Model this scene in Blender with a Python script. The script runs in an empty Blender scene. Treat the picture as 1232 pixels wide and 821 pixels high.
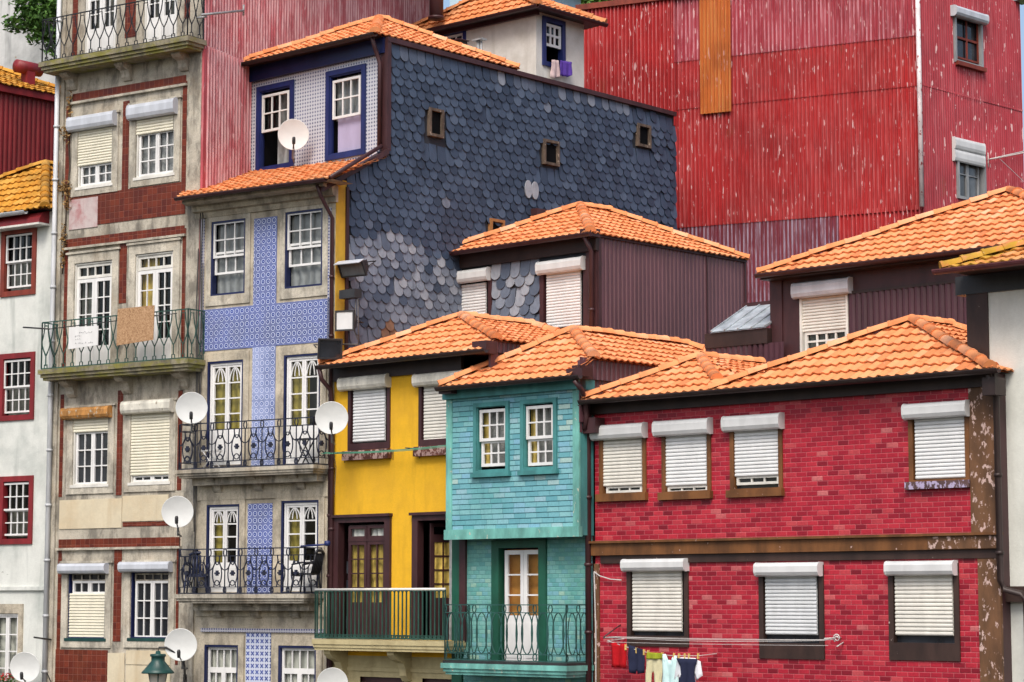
import bpy, bmesh, math, random
from mathutils import Vector, Matrix
random.seed(7)
SC = bpy.context.scene
COL = SC.collection
PI = math.pi
# ------------------------------------------------------------------ camera
PXW, FPX, CX, CY, YH, EYE = 1232.0, 2800.0, 616.0, 410.5, 723.0, 5.0
PITCH = math.atan((YH - CY) / FPX)
FWD = Vector((0, math.cos(PITCH), math.sin(PITCH)))
UPV = Vector((0, -math.sin(PITCH), math.cos(PITCH)))
CAMP = Vector((0, 0, EYE))
def ray(px, py):
    return FWD + Vector((1, 0, 0)) * ((px - CX) / FPX) + UPV * (-(py - CY) / FPX)

class Frame:
    """a vertical plane of the place: x runs along it, y goes into the building, z is up"""
    def __init__(s, ox, oy, deg):
        s.o = Vector((ox, oy, 0)); s.deg = deg; a = math.radians(deg)
        s.r = Vector((math.cos(a), -math.sin(a), 0)); s.b = Vector((math.sin(a), math.cos(a), 0))
        s.m = Matrix.Translation(s.o) @ Matrix.Rotation(-a, 4, 'Z')
    def at(s, px, py, v=0.0):
        d = ray(px, py); p0 = s.o + s.b * v
        t = (p0 - CAMP).dot(s.b) / d.dot(s.b)
        p = CAMP + d * t
        return ((p - s.o).dot(s.r), p.z)
    def atu(s, px, py, u=0.0):
        d = ray(px, py); p0 = s.o + s.r * u
        t = (p0 - CAMP).dot(s.r) / d.dot(s.r)
        p = CAMP + d * t
        return ((p - s.o).dot(s.b), p.z)
    def R(s, x0, x1, y0, y1, v=0.0):
        ym, xm = (y0 + y1) / 2, (x0 + x1) / 2
        return (s.at(x0, ym, v)[0], s.at(x1, ym, v)[0], s.at(xm, y1, v)[1], s.at(xm, y0, v)[1])
    def w(s, u, v, z): return s.m @ Vector((u, v, z))
    def side(s, u, v=0.0):
        p = s.o + s.r * u + s.b * v
        return Frame(p.x, p.y, s.deg - 90)
    def shift(s, u, v, deg=None):
        p = s.o + s.r * u + s.b * v
        return Frame(p.x, p.y, s.deg if deg is None else deg)
def frame_at(px, py, depth, deg):
    d = ray(px, py); t = depth / d.y; p = CAMP + d * t
    return Frame(p.x, p.y, deg)

# ------------------------------------------------------------------ objects
WORLD = {}
def empty(name, f, u, v, z, label, cat, group=None):
    o = bpy.data.objects.new(name, None); COL.objects.link(o); o.empty_display_size = .3
    m = f.m @ Matrix.Translation((u, v, z)); o.matrix_world = m; o.matrix_basis = m
    WORLD[o.name] = m.copy(); tag(o, label, cat, group); return o
def tag(o, label=None, cat=None, group=None, kind=None):
    if label: o['label'] = label
    if cat: o['category'] = cat
    if group: o['group'] = group
    if kind: o['kind'] = kind
    return o

class MB:
    def __init__(s): s.v = []; s.f = []; s.t = []; s.uv = {}; s.smooth = set(); s.mi = []
    def add(s, vs, fs, tone=None, smooth=False, mi=0):
        n = len(s.v); s.v += [tuple(p) for p in vs]
        for f in fs:
            if smooth: s.smooth.add(len(s.f))
            s.f.append([i + n for i in f]); s.t.append(tone); s.mi.append(mi)
    def box(s, u0, u1, v0, v1, z0, z1, tone=None, mi=0):
        s.add([(u0,v0,z0),(u1,v0,z0),(u1,v1,z0),(u0,v1,z0),(u0,v0,z1),(u1,v0,z1),(u1,v1,z1),(u0,v1,z1)],
              [(0,3,2,1),(4,5,6,7),(0,1,5,4),(1,2,6,5),(2,3,7,6),(3,0,4,7)], tone, mi=mi); return s
    def quad(s, a, b, c, d, tone=None): s.add([a,b,c,d], [(0,1,2,3)], tone); return s
    def ring(s, r, w, v0, v1, wb=None, wt=None):
        u0,u1,z0,z1 = r; wb = w if wb is None else wb; wt = w if wt is None else wt
        s.box(u0,u0+w,v0,v1,z0,z1); s.box(u1-w,u1,v0,v1,z0,z1)
        if wt > 0: s.box(u0+w,u1-w,v0,v1,z1-wt,z1)
        if wb > 0: s.box(u0+w,u1-w,v0,v1,z0,z0+wb)
        return s
    def sash(s, r, nc, nr, t, v0, v1, edge=None):
        u0,u1,z0,z1 = r; e = t*1.6 if edge is None else edge
        s.ring(r, e, v0, v1)
        for i in range(1, nc):
            c = u0+e+(u1-u0-2*e)*i/nc; s.box(c-t/2,c+t/2,v0+.008,v1-.004,z0+e,z1-e)
        for j in range(1, nr):
            c = z0+e+(z1-z0-2*e)*j/nr; s.box(u0+e,u1-e,v0+.006,v1-.006,c-t/2,c+t/2)
        return s
    def slats(s, r, v, pitch=.062, amp=.016):
        u0,u1,z0,z1 = r; n = max(2, round((z1-z0)/pitch)); p = (z1-z0)/n
        for i in range(n):
            a = z0+i*p
            pr = [(0,.012),(.06*p,.012),(.1*p,-amp*.3),(.3*p,-amp*.95),(.55*p,-amp),(.8*p,-amp*.8),(.96*p,-amp*.1),(p,.012)]
            vs = []
            for (dz,dv) in pr: vs += [(u0,v+dv,a+dz),(u1,v+dv,a+dz)]
            s.add(vs, [(2*k,2*k+1,2*k+3,2*k+2) for k in range(len(pr)-1)], random.random())
        s.box(u0,u1,v+.013,v+.02,z0,z1); return s
    def tube(s, pts, r, n=5, cap=True, tone=None, r1=None, smooth=True):
        pts = [Vector(p) for p in pts]
        closed = (pts[0]-pts[-1]).length < 1e-6 and len(pts) > 3
        if closed: pts = pts[:-1]
        m = len(pts); vs = []
        for i, p in enumerate(pts):
            if closed: d = pts[(i+1)%m]-pts[i-1]
            else: d = pts[min(i+1,m-1)]-pts[max(i-1,0)]
            d.normalize()
            up = Vector((0,0,1)) if abs(d.z) < .9 else Vector((0,1,0))
            a = d.cross(up).normalized(); b = a.cross(d)
            rr = r if r1 is None else r+(r1-r)*i/max(1,m-1)
            for k in range(n):
                q = 2*PI*k/n+PI/4; vs.append(p+a*(rr*math.cos(q))+b*(rr*math.sin(q)))
        fs = []
        for i in range(m if closed else m-1):
            j = (i+1)%m
            for k in range(n): fs.append((i*n+k, i*n+(k+1)%n, j*n+(k+1)%n, j*n+k))
        if cap and not closed: fs += [tuple(range(n-1,-1,-1)), tuple((m-1)*n+k for k in range(n))]
        s.add(vs, fs, tone, smooth=smooth and n > 4); return s
    def lathe(s, prof, c, axis='z', n=24, tone=None, smooth=True):
        """prof: (radius, height) pairs; axis z or y"""
        vs = []
        for (r,h) in prof:
            for k in range(n):
                a = 2*PI*k/n; x,y = r*math.cos(a), r*math.sin(a)
                vs.append((c[0]+x,c[1]+y,c[2]+h) if axis == 'z' else (c[0]+x,c[1]+h,c[2]+y))
        fs = []
        for i in range(len(prof)-1):
            for k in range(n):
                fs.append((i*n+k, i*n+(k+1)%n, (i+1)*n+(k+1)%n, (i+1)*n+k))
        s.add(vs, fs, tone, smooth=smooth); return s
    def prism(s, poly, v0, v1, tone=None):
        """polygon in (u,z) given thickness along v"""
        n = len(poly); vs = [(u,v0,z) for u,z in poly]+[(u,v1,z) for u,z in poly]
        s.add(vs, [tuple(range(n)), tuple(range(2*n-1,n-1,-1))]+[(i,i+n,(i+1)%n+n,(i+1)%n) for i in range(n)], tone); return s
    def prismu(s, poly, u0, u1, tone=None):
        """polygon in (v,z) given width along u"""
        n = len(poly); vs = [(u0,v,z) for v,z in poly]+[(u1,v,z) for v,z in poly]
        s.add(vs, [tuple(range(n)), tuple(range(2*n-1,n-1,-1))]+[(i,i+n,(i+1)%n+n,(i+1)%n) for i in range(n)], tone); return s
    def wall(s, u0, u1, z0, z1, holes=(), v=0.0):
        us = sorted({u0,u1,*[min(max(h[0],u0),u1) for h in holes],*[min(max(h[1],u0),u1) for h in holes]})
        zs = sorted({z0,z1,*[min(max(h[2],z0),z1) for h in holes],*[min(max(h[3],z0),z1) for h in holes]})
        for i in range(len(us)-1):
            for j in range(len(zs)-1):
                cu,cz = (us[i]+us[i+1])/2,(zs[j]+zs[j+1])/2
                if any(h[0]<cu<h[1] and h[2]<cz<h[3] for h in holes): continue
                s.quad((us[i],v,zs[j]),(us[i+1],v,zs[j]),(us[i+1],v,zs[j+1]),(us[i],v,zs[j+1]))
        return s
    def corr(s, u0, u1, top, bot, pitch=.1, amp=.02, v=0.0, n=6, shape='sine', rows=1):
        """corrugated sheet; top and bot are functions of u"""
        m = max(2, int(round((u1-u0)/pitch*n)))
        vs = []
        for i in range(m+1):
            u = u0+(u1-u0)*i/m; ph = (u-u0)/pitch
            if shape == 'sine': d = amp*math.sin(2*PI*ph)
            else:
                q = ph%1; d = amp if q < .55 else (-amp if .68 < q < .87 else 0)
            for j in range(rows+1):
                z = bot(u)+(top(u)-bot(u))*j/rows; vs.append((u,v-d,z))
        k = rows+1
        for i in range(m):
            ph = ((i+.5)*(u1-u0)/m)/pitch
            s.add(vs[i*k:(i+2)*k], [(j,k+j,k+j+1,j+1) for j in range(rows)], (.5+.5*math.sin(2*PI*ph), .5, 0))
        return s
    def build(s, name, mats, parent=None, f=None, uv=False):
        me = bpy.data.meshes.new(name); me.from_pydata(s.v, [], s.f); 
        if not isinstance(mats, (list,tuple)): mats = [mats]
        for m in mats: me.materials.append(m)
        if len(mats) > 1: me.polygons.foreach_set('material_index', s.mi)
        if any(t is not None for t in s.t):
            a = me.color_attributes.new('tone','FLOAT_COLOR','CORNER'); k = 0
            for i,fc in enumerate(s.f):
                t = s.t[i]; t = (0,0,0) if t is None else ((t,t,t) if not isinstance(t,tuple) else t)
                for _ in fc: a.data[k].color = (t[0],t[1],t[2] if len(t)>2 else 0,1); k += 1
        for i in s.smooth: me.polygons[i].use_smooth = True
        me.update()
        return link(name, me, parent, f)
def link(name, me, parent=None, f=None):
    o = bpy.data.objects.new(name, me); COL.objects.link(o)
    W = f.m.copy() if f else Matrix.Identity(4)
    if parent:
        o.parent = parent; o.matrix_basis = WORLD[parent.name].inverted() @ W
    else: o.matrix_basis = W
    WORLD[o.name] = W; return o

# ------------------------------------------------------------------ materials
class NB:
    def __init__(s, name):
        s.m = bpy.data.materials.new(name); s.m.use_nodes = True; s.nt = s.m.node_tree
        s.b = s.nt.nodes['Principled BSDF']; s.out = s.nt.nodes['Material Output']
        s._c = None
    def put(s, inp, x):
        if isinstance(x, bpy.types.NodeSocket): s.nt.links.new(x, inp)
        elif x is not None:
            if isinstance(x,(tuple,list)) and inp.type == 'RGBA' and len(x) == 3: x = (*x,1)
            inp.default_value = x
    def node(s, t, **kw):
        n = s.nt.nodes.new(t)
        for k,v in kw.items(): setattr(n,k,v)
        return n
    def co(s):
        if s._c is None: s._c = s.node('ShaderNodeTexCoord').outputs['Object']
        return s._c
    def uv(s): return s.node('ShaderNodeTexCoord').outputs['UV']
    def sep(s, v):
        n = s.node('ShaderNodeSeparateXYZ'); s.put(n.inputs[0], v); return n.outputs
    def comb(s, x, y, z):
        n = s.node('ShaderNodeCombineXYZ')
        for i,a in enumerate((x,y,z)): s.put(n.inputs[i], a)
        return n.outputs[0]
    def math(s, op, a, b=None, c=None, clamp=False):
        n = s.node('ShaderNodeMath', operation=op, use_clamp=clamp)
        for i,x in enumerate((a,b,c)):
            if x is not None: s.put(n.inputs[i], x)
        return n.outputs[0]
    def scale(s, v, sc):
        n = s.node('ShaderNodeVectorMath', operation='MULTIPLY'); s.put(n.inputs[0], v); n.inputs[1].default_value = sc; return n.outputs[0]
    def noise(s, v, sc, det=4, rough=.55, dist=0):
        n = s.node('ShaderNodeTexNoise'); s.put(n.inputs['Vector'], v); n.inputs['Scale'].default_value = sc
        n.inputs['Detail'].default_value = det; n.inputs['Roughness'].default_value = rough; n.inputs['Distortion'].default_value = dist
        return n.outputs['Fac']
    def white(s, v):
        n = s.node('ShaderNodeTexWhiteNoise', noise_dimensions='3D'); s.put(n.inputs['Vector'], v); return n.outputs['Value']
    def ramp(s, f, stops, interp='LINEAR'):
        n = s.node('ShaderNodeValToRGB'); s.put(n.inputs[0], f); cr = n.color_ramp; cr.interpolation = interp
        while len(cr.elements) < len(stops): cr.elements.new(.5)
        for e,(p,c) in zip(cr.elements, stops):
            e.position = p; e.color = (*c,1) if isinstance(c,(tuple,list)) else (c,c,c,1)
        return n.outputs[0]
    def step(s, f, lo, hi):
        n = s.node('ShaderNodeMapRange', interpolation_type='SMOOTHSTEP'); s.put(n.inputs[0], f)
        n.inputs[1].default_value = lo; n.inputs[2].default_value = hi; return n.outputs[0]
    def mix(s, f, a, b, mode='MIX'):
        n = s.node('ShaderNodeMix', data_type='RGBA', blend_type=mode); s.put(n.inputs[0], f); s.put(n.inputs[6], a); s.put(n.inputs[7], b); return n.outputs[2]
    def bump(s, h, strength=.4, dist=.02):
        n = s.node('ShaderNodeBump'); s.put(n.inputs['Height'], h); n.inputs['Strength'].default_value = strength; n.inputs['Distance'].default_value = dist
        s.put(s.b.inputs['Normal'], n.outputs[0])
    def attr(s, name='tone'):
        n = s.node('ShaderNodeAttribute'); n.attribute_name = name; return n.outputs['Color']
    def done(s, col, rough=.6, spec=.4, metal=0):
        s.put(s.b.inputs['Base Color'], col); s.put(s.b.inputs['Roughness'], rough)
        s.b.inputs['Specular IOR Level'].default_value = spec; s.b.inputs['Metallic'].default_value = metal
        return s.m
def mul(c, k): return tuple(min(1,x*k) for x in c)

def m_paint(name, c, rough=.5, var=.25, sc=3, flake=None, fl=.62, spec=.4, streak=True):
    n = NB(name); p = n.co()
    f = n.noise(n.scale(p,(1,1,.35 if streak else 1)), sc, 6, .6)
    col = n.mix(n.step(f,.3,.7), mul(c,1-var), mul(c,1+var*.6))
    if flake:
        g = n.noise(n.scale(p,(1.6,1.6,1)), 7, 5, .65); col = n.mix(n.step(g,fl,fl+.035), col, flake)
    n.bump(n.noise(p,40,3), .12, .01)
    return n.done(col, rough, spec)
def m_plaster(name, c, stain, amt=.6, sc=.9, spots=None, fine=.1, streaks=.5):
    n = NB(name); p = n.co()
    a = n.noise(p, sc, 8, .62, .3); col = n.mix(n.math('MULTIPLY', n.step(a,.42,.72), amt), c, stain)
    st = n.noise(n.scale(p,(1,1,.12)), 3.2, 5, .6); col = n.mix(n.math('MULTIPLY', n.step(st,.5,.78), streaks), col, mul(stain,.8))
    pa = n.noise(n.scale(p,(1,1,.8)), 2.3, 7, .68); col = n.mix(n.math('MULTIPLY',n.step(pa,.40,.66),.30), mul(c,1.12) if False else col, mul(c,.70))
    f2 = n.noise(p, 16, 5, .7); col = n.mix(n.math('MULTIPLY', n.step(f2,.35,.7), .25), col, mul(c,.72))
    if spots:
        g = n.noise(p, 1.7, 7, .7); col = n.mix(n.step(g,.66,.69), col, spots)
    n.bump(n.math('ADD', n.noise(p,30,4), n.math('MULTIPLY',a,2)), .35, .012)
    return n.done(col, .88, .25)
def m_granite(name, c=(.34,.29,.21), moss=0.0, dirt=.6):
    n = NB(name); p = n.co()
    a = n.noise(p, 1.3, 8, .65, .4); col = n.mix(n.step(a,.3,.72), mul(c,1.15), mul(c,.62))
    sp = n.noise(p, 45, 2, .6); col = n.mix(n.math('MULTIPLY',n.step(sp,.4,.68),.4), col, mul(c,.5))
    w = n.noise(n.scale(p,(1,1,.5)), 2.6, 7, .68); col = n.mix(n.math('MULTIPLY',n.step(w,.46,.62),dirt), col, (.075,.07,.062))
    v_ = n.noise(n.scale(p,(1,1,.09)), 5, 6, .7); col = n.mix(n.math('MULTIPLY',n.step(v_,.50,.70),dirt*.8), col, (.06,.056,.05))
    g_ = n.noise(p, 11, 6, .75); col = n.mix(n.math('MULTIPLY',n.step(g_,.55,.66),.5), col, mul(c,.45))
    o = n.noise(p, .8, 5, .6); col = n.mix(n.math('MULTIPLY',n.step(o,.5,.75),.3), col, (.36,.25,.14))
    if moss:
        g = n.noise(n.scale(p,(1,1,2)), 2.2, 7, .7); col = n.mix(n.math('MULTIPLY',n.step(g,.42,.62),moss), col, (.20,.19,.03))
    n.bump(n.math('ADD', sp, n.math('MULTIPLY',a,3)), .5, .014)
    return n.done(col, .9, .2)
def bond(n, p, w, h, offset=.5, rowj=0.0):
    x,_,z = n.sep(p)
    row = n.math('FLOOR', n.math('DIVIDE', z, h))
    sh = n.math('MULTIPLY', n.math('MODULO', n.math('ABSOLUTE',row), 2), offset)
    if rowj: sh = n.math('ADD', sh, n.math('MULTIPLY', n.white(n.comb(row,3.3,1.7)), rowj))
    xs = n.math('ADD', n.math('DIVIDE', x, w), sh)
    cid = n.comb(n.math('FLOOR', xs), row, 0)
    fx = n.math('FRACT', xs); fz = n.math('FRACT', n.math('DIVIDE', z, h))
    dx = n.math('MULTIPLY', n.math('MINIMUM', fx, n.math('SUBTRACT',1,fx)), w)
    dz = n.math('MULTIPLY', n.math('MINIMUM', fz, n.math('SUBTRACT',1,fz)), h)
    return cid, dx, dz, fx, fz
def m_bond(name, stops, w, h, joint, jw=.008, jz=None, offset=.5, rough=.35, rowj=0.0, weather=None, spec=.5, wsc=.8):
    n = NB(name); p = n.co(); cid,dx,dz,fx,fz = bond(n,p,w,h,offset,rowj)
    r = n.white(cid); col = n.ramp(r, stops)
    if weather:
        a = n.noise(p, wsc, 6, .6); col = n.mix(n.math('MULTIPLY',n.step(a,.42,.68),weather[1]), col, weather[0])
    f = n.noise(p, 25, 4, .6); col = n.mix(n.math('MULTIPLY',n.step(f,.35,.75),.28), col, mul(stops[0][1],.55))
    sk = n.noise(n.scale(p,(1,1,.1)), 4.5, 6, .65); col = n.mix(n.math('MULTIPLY',n.step(sk,.52,.78),.4), col, mul(stops[1][1],.55))
    ch = n.noise(p, 6, 6, .75); col = n.mix(n.math('MULTIPLY',n.step(ch,.70,.73),.7), col, joint)
    jm = n.math('MAXIMUM', n.math('LESS_THAN',dx,jw), n.math('LESS_THAN',dz,jz or jw))
    jn = n.noise(p,9,3); col = n.mix(n.math('MULTIPLY', jm, n.math('ADD',.35,n.math('MULTIPLY',jn,.9)),clamp=True), col, joint)
    hgt = n.math('MULTIPLY', n.math('MINIMUM', n.math('DIVIDE',dx,.014,clamp=True), n.math('DIVIDE',dz,.014,clamp=True)), 1)
    tilt = n.math('MULTIPLY', n.math('MULTIPLY', n.math('SUBTRACT',r,.5), fz), .5)
    n.bump(n.math('ADD',hgt,tilt), .6, .008)
    return n.done(col, n.math('ADD', rough, n.math('MULTIPLY',r,.25)), spec)
M = {}
M['granite'] = m_granite('granite', (.50,.46,.38), dirt=.6)
M['granite_pale'] = m_granite('granite_pale', (.57,.53,.44), dirt=.42)
M['granite_moss'] = m_granite('granite_moss', (.30,.27,.19), moss=.8, dirt=.7)
M['granite_blue_house'] = m_granite('granite_warm', (.56,.50,.39), dirt=.42)
M['cornice'] = m_granite('cornice_stone', (.50,.45,.35), dirt=.45)
M['cream'] = m_plaster('cream_plaster', (.62,.55,.40), (.50,.36,.20), .5)
M['white_wall'] = m_plaster('white_wall', (.66,.68,.64), (.30,.34,.32), .8, spots=(.22,.23,.21), sc=.7, streaks=.7)
M['white_clean'] = m_plaster('white_clean', (.70,.72,.67), (.48,.49,.44), .4, spots=(.5,.5,.46), streaks=.3)
M['old_wall'] = m_plaster('old_wall', (.56,.57,.56), (.20,.21,.21), 1.0, sc=.35, spots=(.30,.25,.18), streaks=.8)
M['attic_white'] = m_plaster('attic_white', (.66,.64,.60), (.34,.30,.24), .55, sc=.8)
M['yellow'] = m_plaster('yellow_render', (.78,.44,.024), (.60,.33,.03), .7, sc=.7, streaks=.6)
M['yellow_dull'] = m_plaster('yellow_dull', (.62,.36,.04), (.36,.22,.05), .8, sc=1.2)
M['yellow_stone'] = m_plaster('yellow_stone', (.50,.43,.24), (.30,.24,.12), .7, sc=1.5)
M['pale_blue_wall'] = m_plaster('pale_blue_wall', (.45,.60,.70), (.35,.48,.55), .3)
M['maroon'] = m_paint('maroon_paint', (.052,.020,.022), .45, .3)
M['dark_brown'] = m_paint('dark_brown_paint', (.030,.017,.015), .5, .35)
M['dark_brown_worn'] = m_paint('dark_brown_worn', (.042,.022,.017), .55, .35, flake=(.42,.36,.32), fl=.70)
M['brown_wood'] = m_paint('brown_wood', (.155,.062,.018), .6, .45, flake=(.52,.36,.32), fl=.67)
M['brown_peel'] = m_paint('brown_peel', (.13,.062,.028), .65, .45, flake=(.52,.37,.33), fl=.575)
M['sill_peel'] = m_paint('sill_peel', (.12,.04,.03), .65, .5, flake=(.45,.30,.27), fl=.5)
M['lilac_peel'] = m_paint('lilac_peel', (.09,.05,.05), .65, .5, flake=(.40,.34,.50), fl=.5)
M['maroon_sheet'] = m_paint('maroon_sheet', (.115,.050,.062), .38, .22, sc=1.2)
M['maroon_sheet_dark'] = m_paint('maroon_sheet_dark', (.062,.024,.034), .42, .3, sc=1.6)
M['dark_red_sheet'] = m_paint('dark_red_sheet', (.165,.012,.016), .45, .35, sc=1.5)
M['dark_red'] = m_paint('dark_red_paint', (.20,.016,.020), .5, .3)
M['rust_red'] = m_paint('rust_red_paint', (.20,.035,.020), .6, .35)
M['green_frame'] = m_paint('green_frame', (.012,.085,.052), .45, .3)
M['teal_trim'] = m_paint('teal_trim', (.065,.25,.25), .55, .3)
M['teal_post'] = m_paint('teal_post', (.16,.43,.38), .6, .4, flake=(.45,.47,.38), fl=.62)
M['blue_paint'] = m_paint('blue_paint', (.014,.024,.115), .45, .25)
M['navy_line'] = m_paint('navy_line', (.010,.016,.07), .4, .25)
M['white_paint'] = m_paint('white_paint', (.72,.72,.71), .4, .10)
M['white_old'] = m_paint('white_old', (.68,.67,.62), .5, .18, flake=(.36,.32,.26), fl=.66)
M['shutter'] = m_paint('shutter_white', (.70,.71,.71), .42, .08); M['shutter_warm'] = m_paint('shutter_warm', (.68,.66,.60), .45, .12); M['shutter_grey'] = m_paint('shutter_grey', (.60,.62,.63), .45, .12)
M['shutter_cream'] = m_paint('shutter_cream', (.72,.69,.56), .45, .09)
M['box_white'] = m_paint('box_white', (.62,.63,.63), .38, .1, flake=(.5,.48,.44), fl=.70)
M['box_alu'] = m_paint('box_alu', (.50,.53,.58), .35, .14, sc=4)
M['box_rust'] = m_paint('box_rust', (.42,.20,.055), .75, .55, sc=5, flake=(.40,.36,.28), fl=.58)
M['box_dirty'] = m_paint('box_dirty', (.66,.64,.56), .5, .3, sc=4, flake=(.33,.29,.22), fl=.62)
M['zinc'] = m_paint('zinc_sheet', (.36,.40,.43), .4, .3, sc=4, streak=False)
M['iron'] = m_paint('black_iron', (.014,.016,.019), .5, .4)
M['iron_blue'] = m_paint('blue_black_iron', (.015,.018,.035), .5, .4)
M['iron_green'] = m_paint('green_iron', (.026,.078,.060), .5, .4)
M['iron_teal'] = m_paint('teal_iron', (.025,.085,.075), .5, .4)
M['pipe_white'] = m_paint('pipe_white', (.52,.54,.56), .45, .2)
M['pipe_flaked'] = m_paint('pipe_flaked', (.70,.62,.62), .5, .25, flake=(.30,.05,.05), fl=.58, sc=6)
M['dish'] = m_paint('dish_white', (.74,.76,.75), .4, .06, streak=False)
M['dark_metal'] = m_paint('dark_metal', (.03,.03,.032), .45, .3)
M['grey_metal'] = m_paint('grey_metal', (.28,.29,.30), .4, .3)
M['wire_white'] = m_paint('wire_white', (.6,.58,.56), .5, .1)
M['wire_green'] = m_paint('wire_green', (.08,.28,.18), .5, .1)
M['cable'] = m_paint('cable_grey', (.09,.085,.08), .6, .3)
M['lamp_green'] = m_paint('lamp_green', (.012,.055,.050), .42, .3)
M['chair_blue'] = m_paint('chair_blue', (.015,.022,.06), .4, .2)
M['chair_black'] = m_paint('chair_black', (.012,.013,.018), .4, .2)
M['old_timber'] = m_paint('old_timber', (.11,.08,.06), .75, .5, sc=8, flake=(.36,.30,.24), fl=.6)
M['ochre_timber'] = m_paint('ochre_timber', (.30,.13,.04), .7, .4)
M['unlit_black'] = m_paint('unlit_black', (.006,.006,.007), .95, .2, spec=.05)  # near-black colour standing in for unlit space behind windows and vents
M['lilac_board'] = m_paint('lilac_board', (.40,.36,.52), .6, .1)
M['street'] = m_bond('street_setts', [(0,(.10,.095,.09)),(1,(.18,.17,.16))], .14, .14, (.05,.05,.045), .01, rough=.7)
# ---- laundry
for k,c in dict(cloth_red=(.40,.010,.015),cloth_navy=(.022,.026,.055),cloth_beige=(.60,.56,.36),cloth_cyan=(.55,.76,.76),cloth_white=(.74,.76,.80),
                cloth_purple=(.11,.055,.33),cloth_pink=(.55,.42,.42),waist_green=(.30,.34,.03),peg=(.65,.45,.15),towel_cloth=(.70,.70,.72)).items():
    n = NB(k); p = n.co(); n.bump(n.noise(n.scale(p,(1,1,.3)),14,4), .6, .03)
    M[k] = n.done(n.mix(n.noise(p,9,4), mul(c,.75), mul(c,1.2)), .9, .1)
# ---- glass
def m_glass_dark(name, c=(.012,.014,.018), spec=.6):
    n = NB(name); p = n.co(); f = n.noise(n.scale(p,(1,1,.7)), 1.7, 4)
    n.bump(n.noise(p,2.2,2), .05, .05)
    return n.done(n.mix(n.step(f,.35,.7), c, mul(c,2.6)), .06, spec)  # opaque glass: dark behind it and patchy reflection put into its colour
M['glass'] = m_glass_dark('window_glass'); M['glass_grey'] = m_glass_dark('window_glass_grey', (.06,.065,.07))
def m_clear(name):
    n = NB(name); n.nt.nodes.remove(n.b)
    t = n.node('ShaderNodeBsdfTransparent'); t.inputs[0].default_value = (.86,.88,.88,1)
    g = n.node('ShaderNodeBsdfGlossy'); g.inputs['Roughness'].default_value = .04
    lw = n.node('ShaderNodeLayerWeight'); lw.inputs[0].default_value = .5; fr = n.node('ShaderNodeMath', operation='MULTIPLY_ADD'); n.put(fr.inputs[0], n.math('POWER', lw.outputs['Facing'], 4)); fr.inputs[1].default_value = .8; fr.inputs[2].default_value = .05
    mx = n.node('ShaderNodeMixShader'); n.put(mx.inputs[0], fr.outputs[0]); n.put(mx.inputs[1], t.outputs[0]); n.put(mx.inputs[2], g.outputs[0])
    n.put(n.out.inputs[0], mx.outputs[0]); return n.m
M['glass_clear'] = m_clear('clear_glass')
def m_curtain(name, c, fold=26, var=.35, lace=False):
    n = NB(name); p = n.co(); x,_,z = n.sep(p)
    w = n.math('SINE', n.math('ADD', n.math('MULTIPLY',x,fold), n.math('MULTIPLY',n.noise(p,2,3),9)))
    col = n.mix(n.math('MULTIPLY_ADD',w,.5,.5), mul(c,1-var), mul(c,1+var*.3))
    if lace:
        g = n.noise(p, 22, 3); col = n.mix(n.math('MULTIPLY',n.step(g,.5,.6),.5), col, mul(c,.45))
    n.bump(w, .5, .03); return n.done(col, .9, .1)
M['curtain_sheer'] = m_curtain('curtain_sheer', (.30,.31,.31))
M['curtain_lace'] = m_curtain('curtain_lace', (.34,.34,.33), lace=True)
M['curtain_olive'] = m_curtain('curtain_olive', (.33,.27,.06), 34)
M['curtain_yellow'] = m_curtain('curtain_yellow', (.72,.52,.13), 30)
M['curtain_white'] = m_curtain('curtain_white', (.52,.52,.46))
M['curtain_pale'] = m_curtain('curtain_pale', (.72,.72,.68), var=.1)
M['curtain_dim'] = m_curtain('curtain_dim', (.13,.13,.11), 20)
M['lit_orange'] = m_plaster('lit_orange', (.72,.34,.08), (.40,.17,.04), .8, sc=1.5)  # orange light of the doorway put into the backing's colour
M['interior_grey'] = m_paint('interior_grey', (.16,.17,.18), .8, .3)
# ---- tiles of the facades
M['red_tile'] = m_bond('red_glazed_tile', [(0,(.18,.006,.016)),(.18,(.31,.010,.026)),(.55,(.42,.015,.034)),(.85,(.48,.028,.047)),(.97,(.50,.06,.072)),(1,(.55,.16,.16))],
                       .23, .088, (.46,.12,.13), .005, rough=.42, weather=((.20,.006,.018),.45), spec=.35)
M['teal_board'] = m_bond('teal_long_tile', [(0,(.13,.36,.42)),(.35,(.18,.44,.50)),(.65,(.25,.51,.54)),(.85,(.22,.45,.60)),(1,(.42,.58,.53))],
                         .30, .105, (.022,.10,.12), .003, .011, rough=.45, rowj=.5, weather=((.10,.34,.32),.5), spec=.3)
M['teal_tile'] = m_bond('teal_small_tile', [(0,(.11,.33,.34)),(.3,(.16,.41,.38)),(.6,(.21,.46,.42)),(.85,(.17,.40,.48)),(1,(.33,.52,.41))],
                        .16, .085, (.10,.27,.26), .006, rough=.4, weather=((.07,.25,.18),.5), spec=.35)
M['brown_tile'] = m_bond('brown_glazed_tile', [(0,(.085,.013,.007)),(.5,(.125,.020,.009)),(1,(.17,.030,.013))], .15, .15, (.22,.10,.07), .0035, offset=0, rough=.35,
                         weather=((.15,.038,.014),.4), spec=.3, wsc=1.2)
M['worn_tile'] = m_plaster('worn_tile', (.52,.44,.43), (.35,.08,.09), .9, sc=2.2, spots=(.28,.05,.05))
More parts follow.
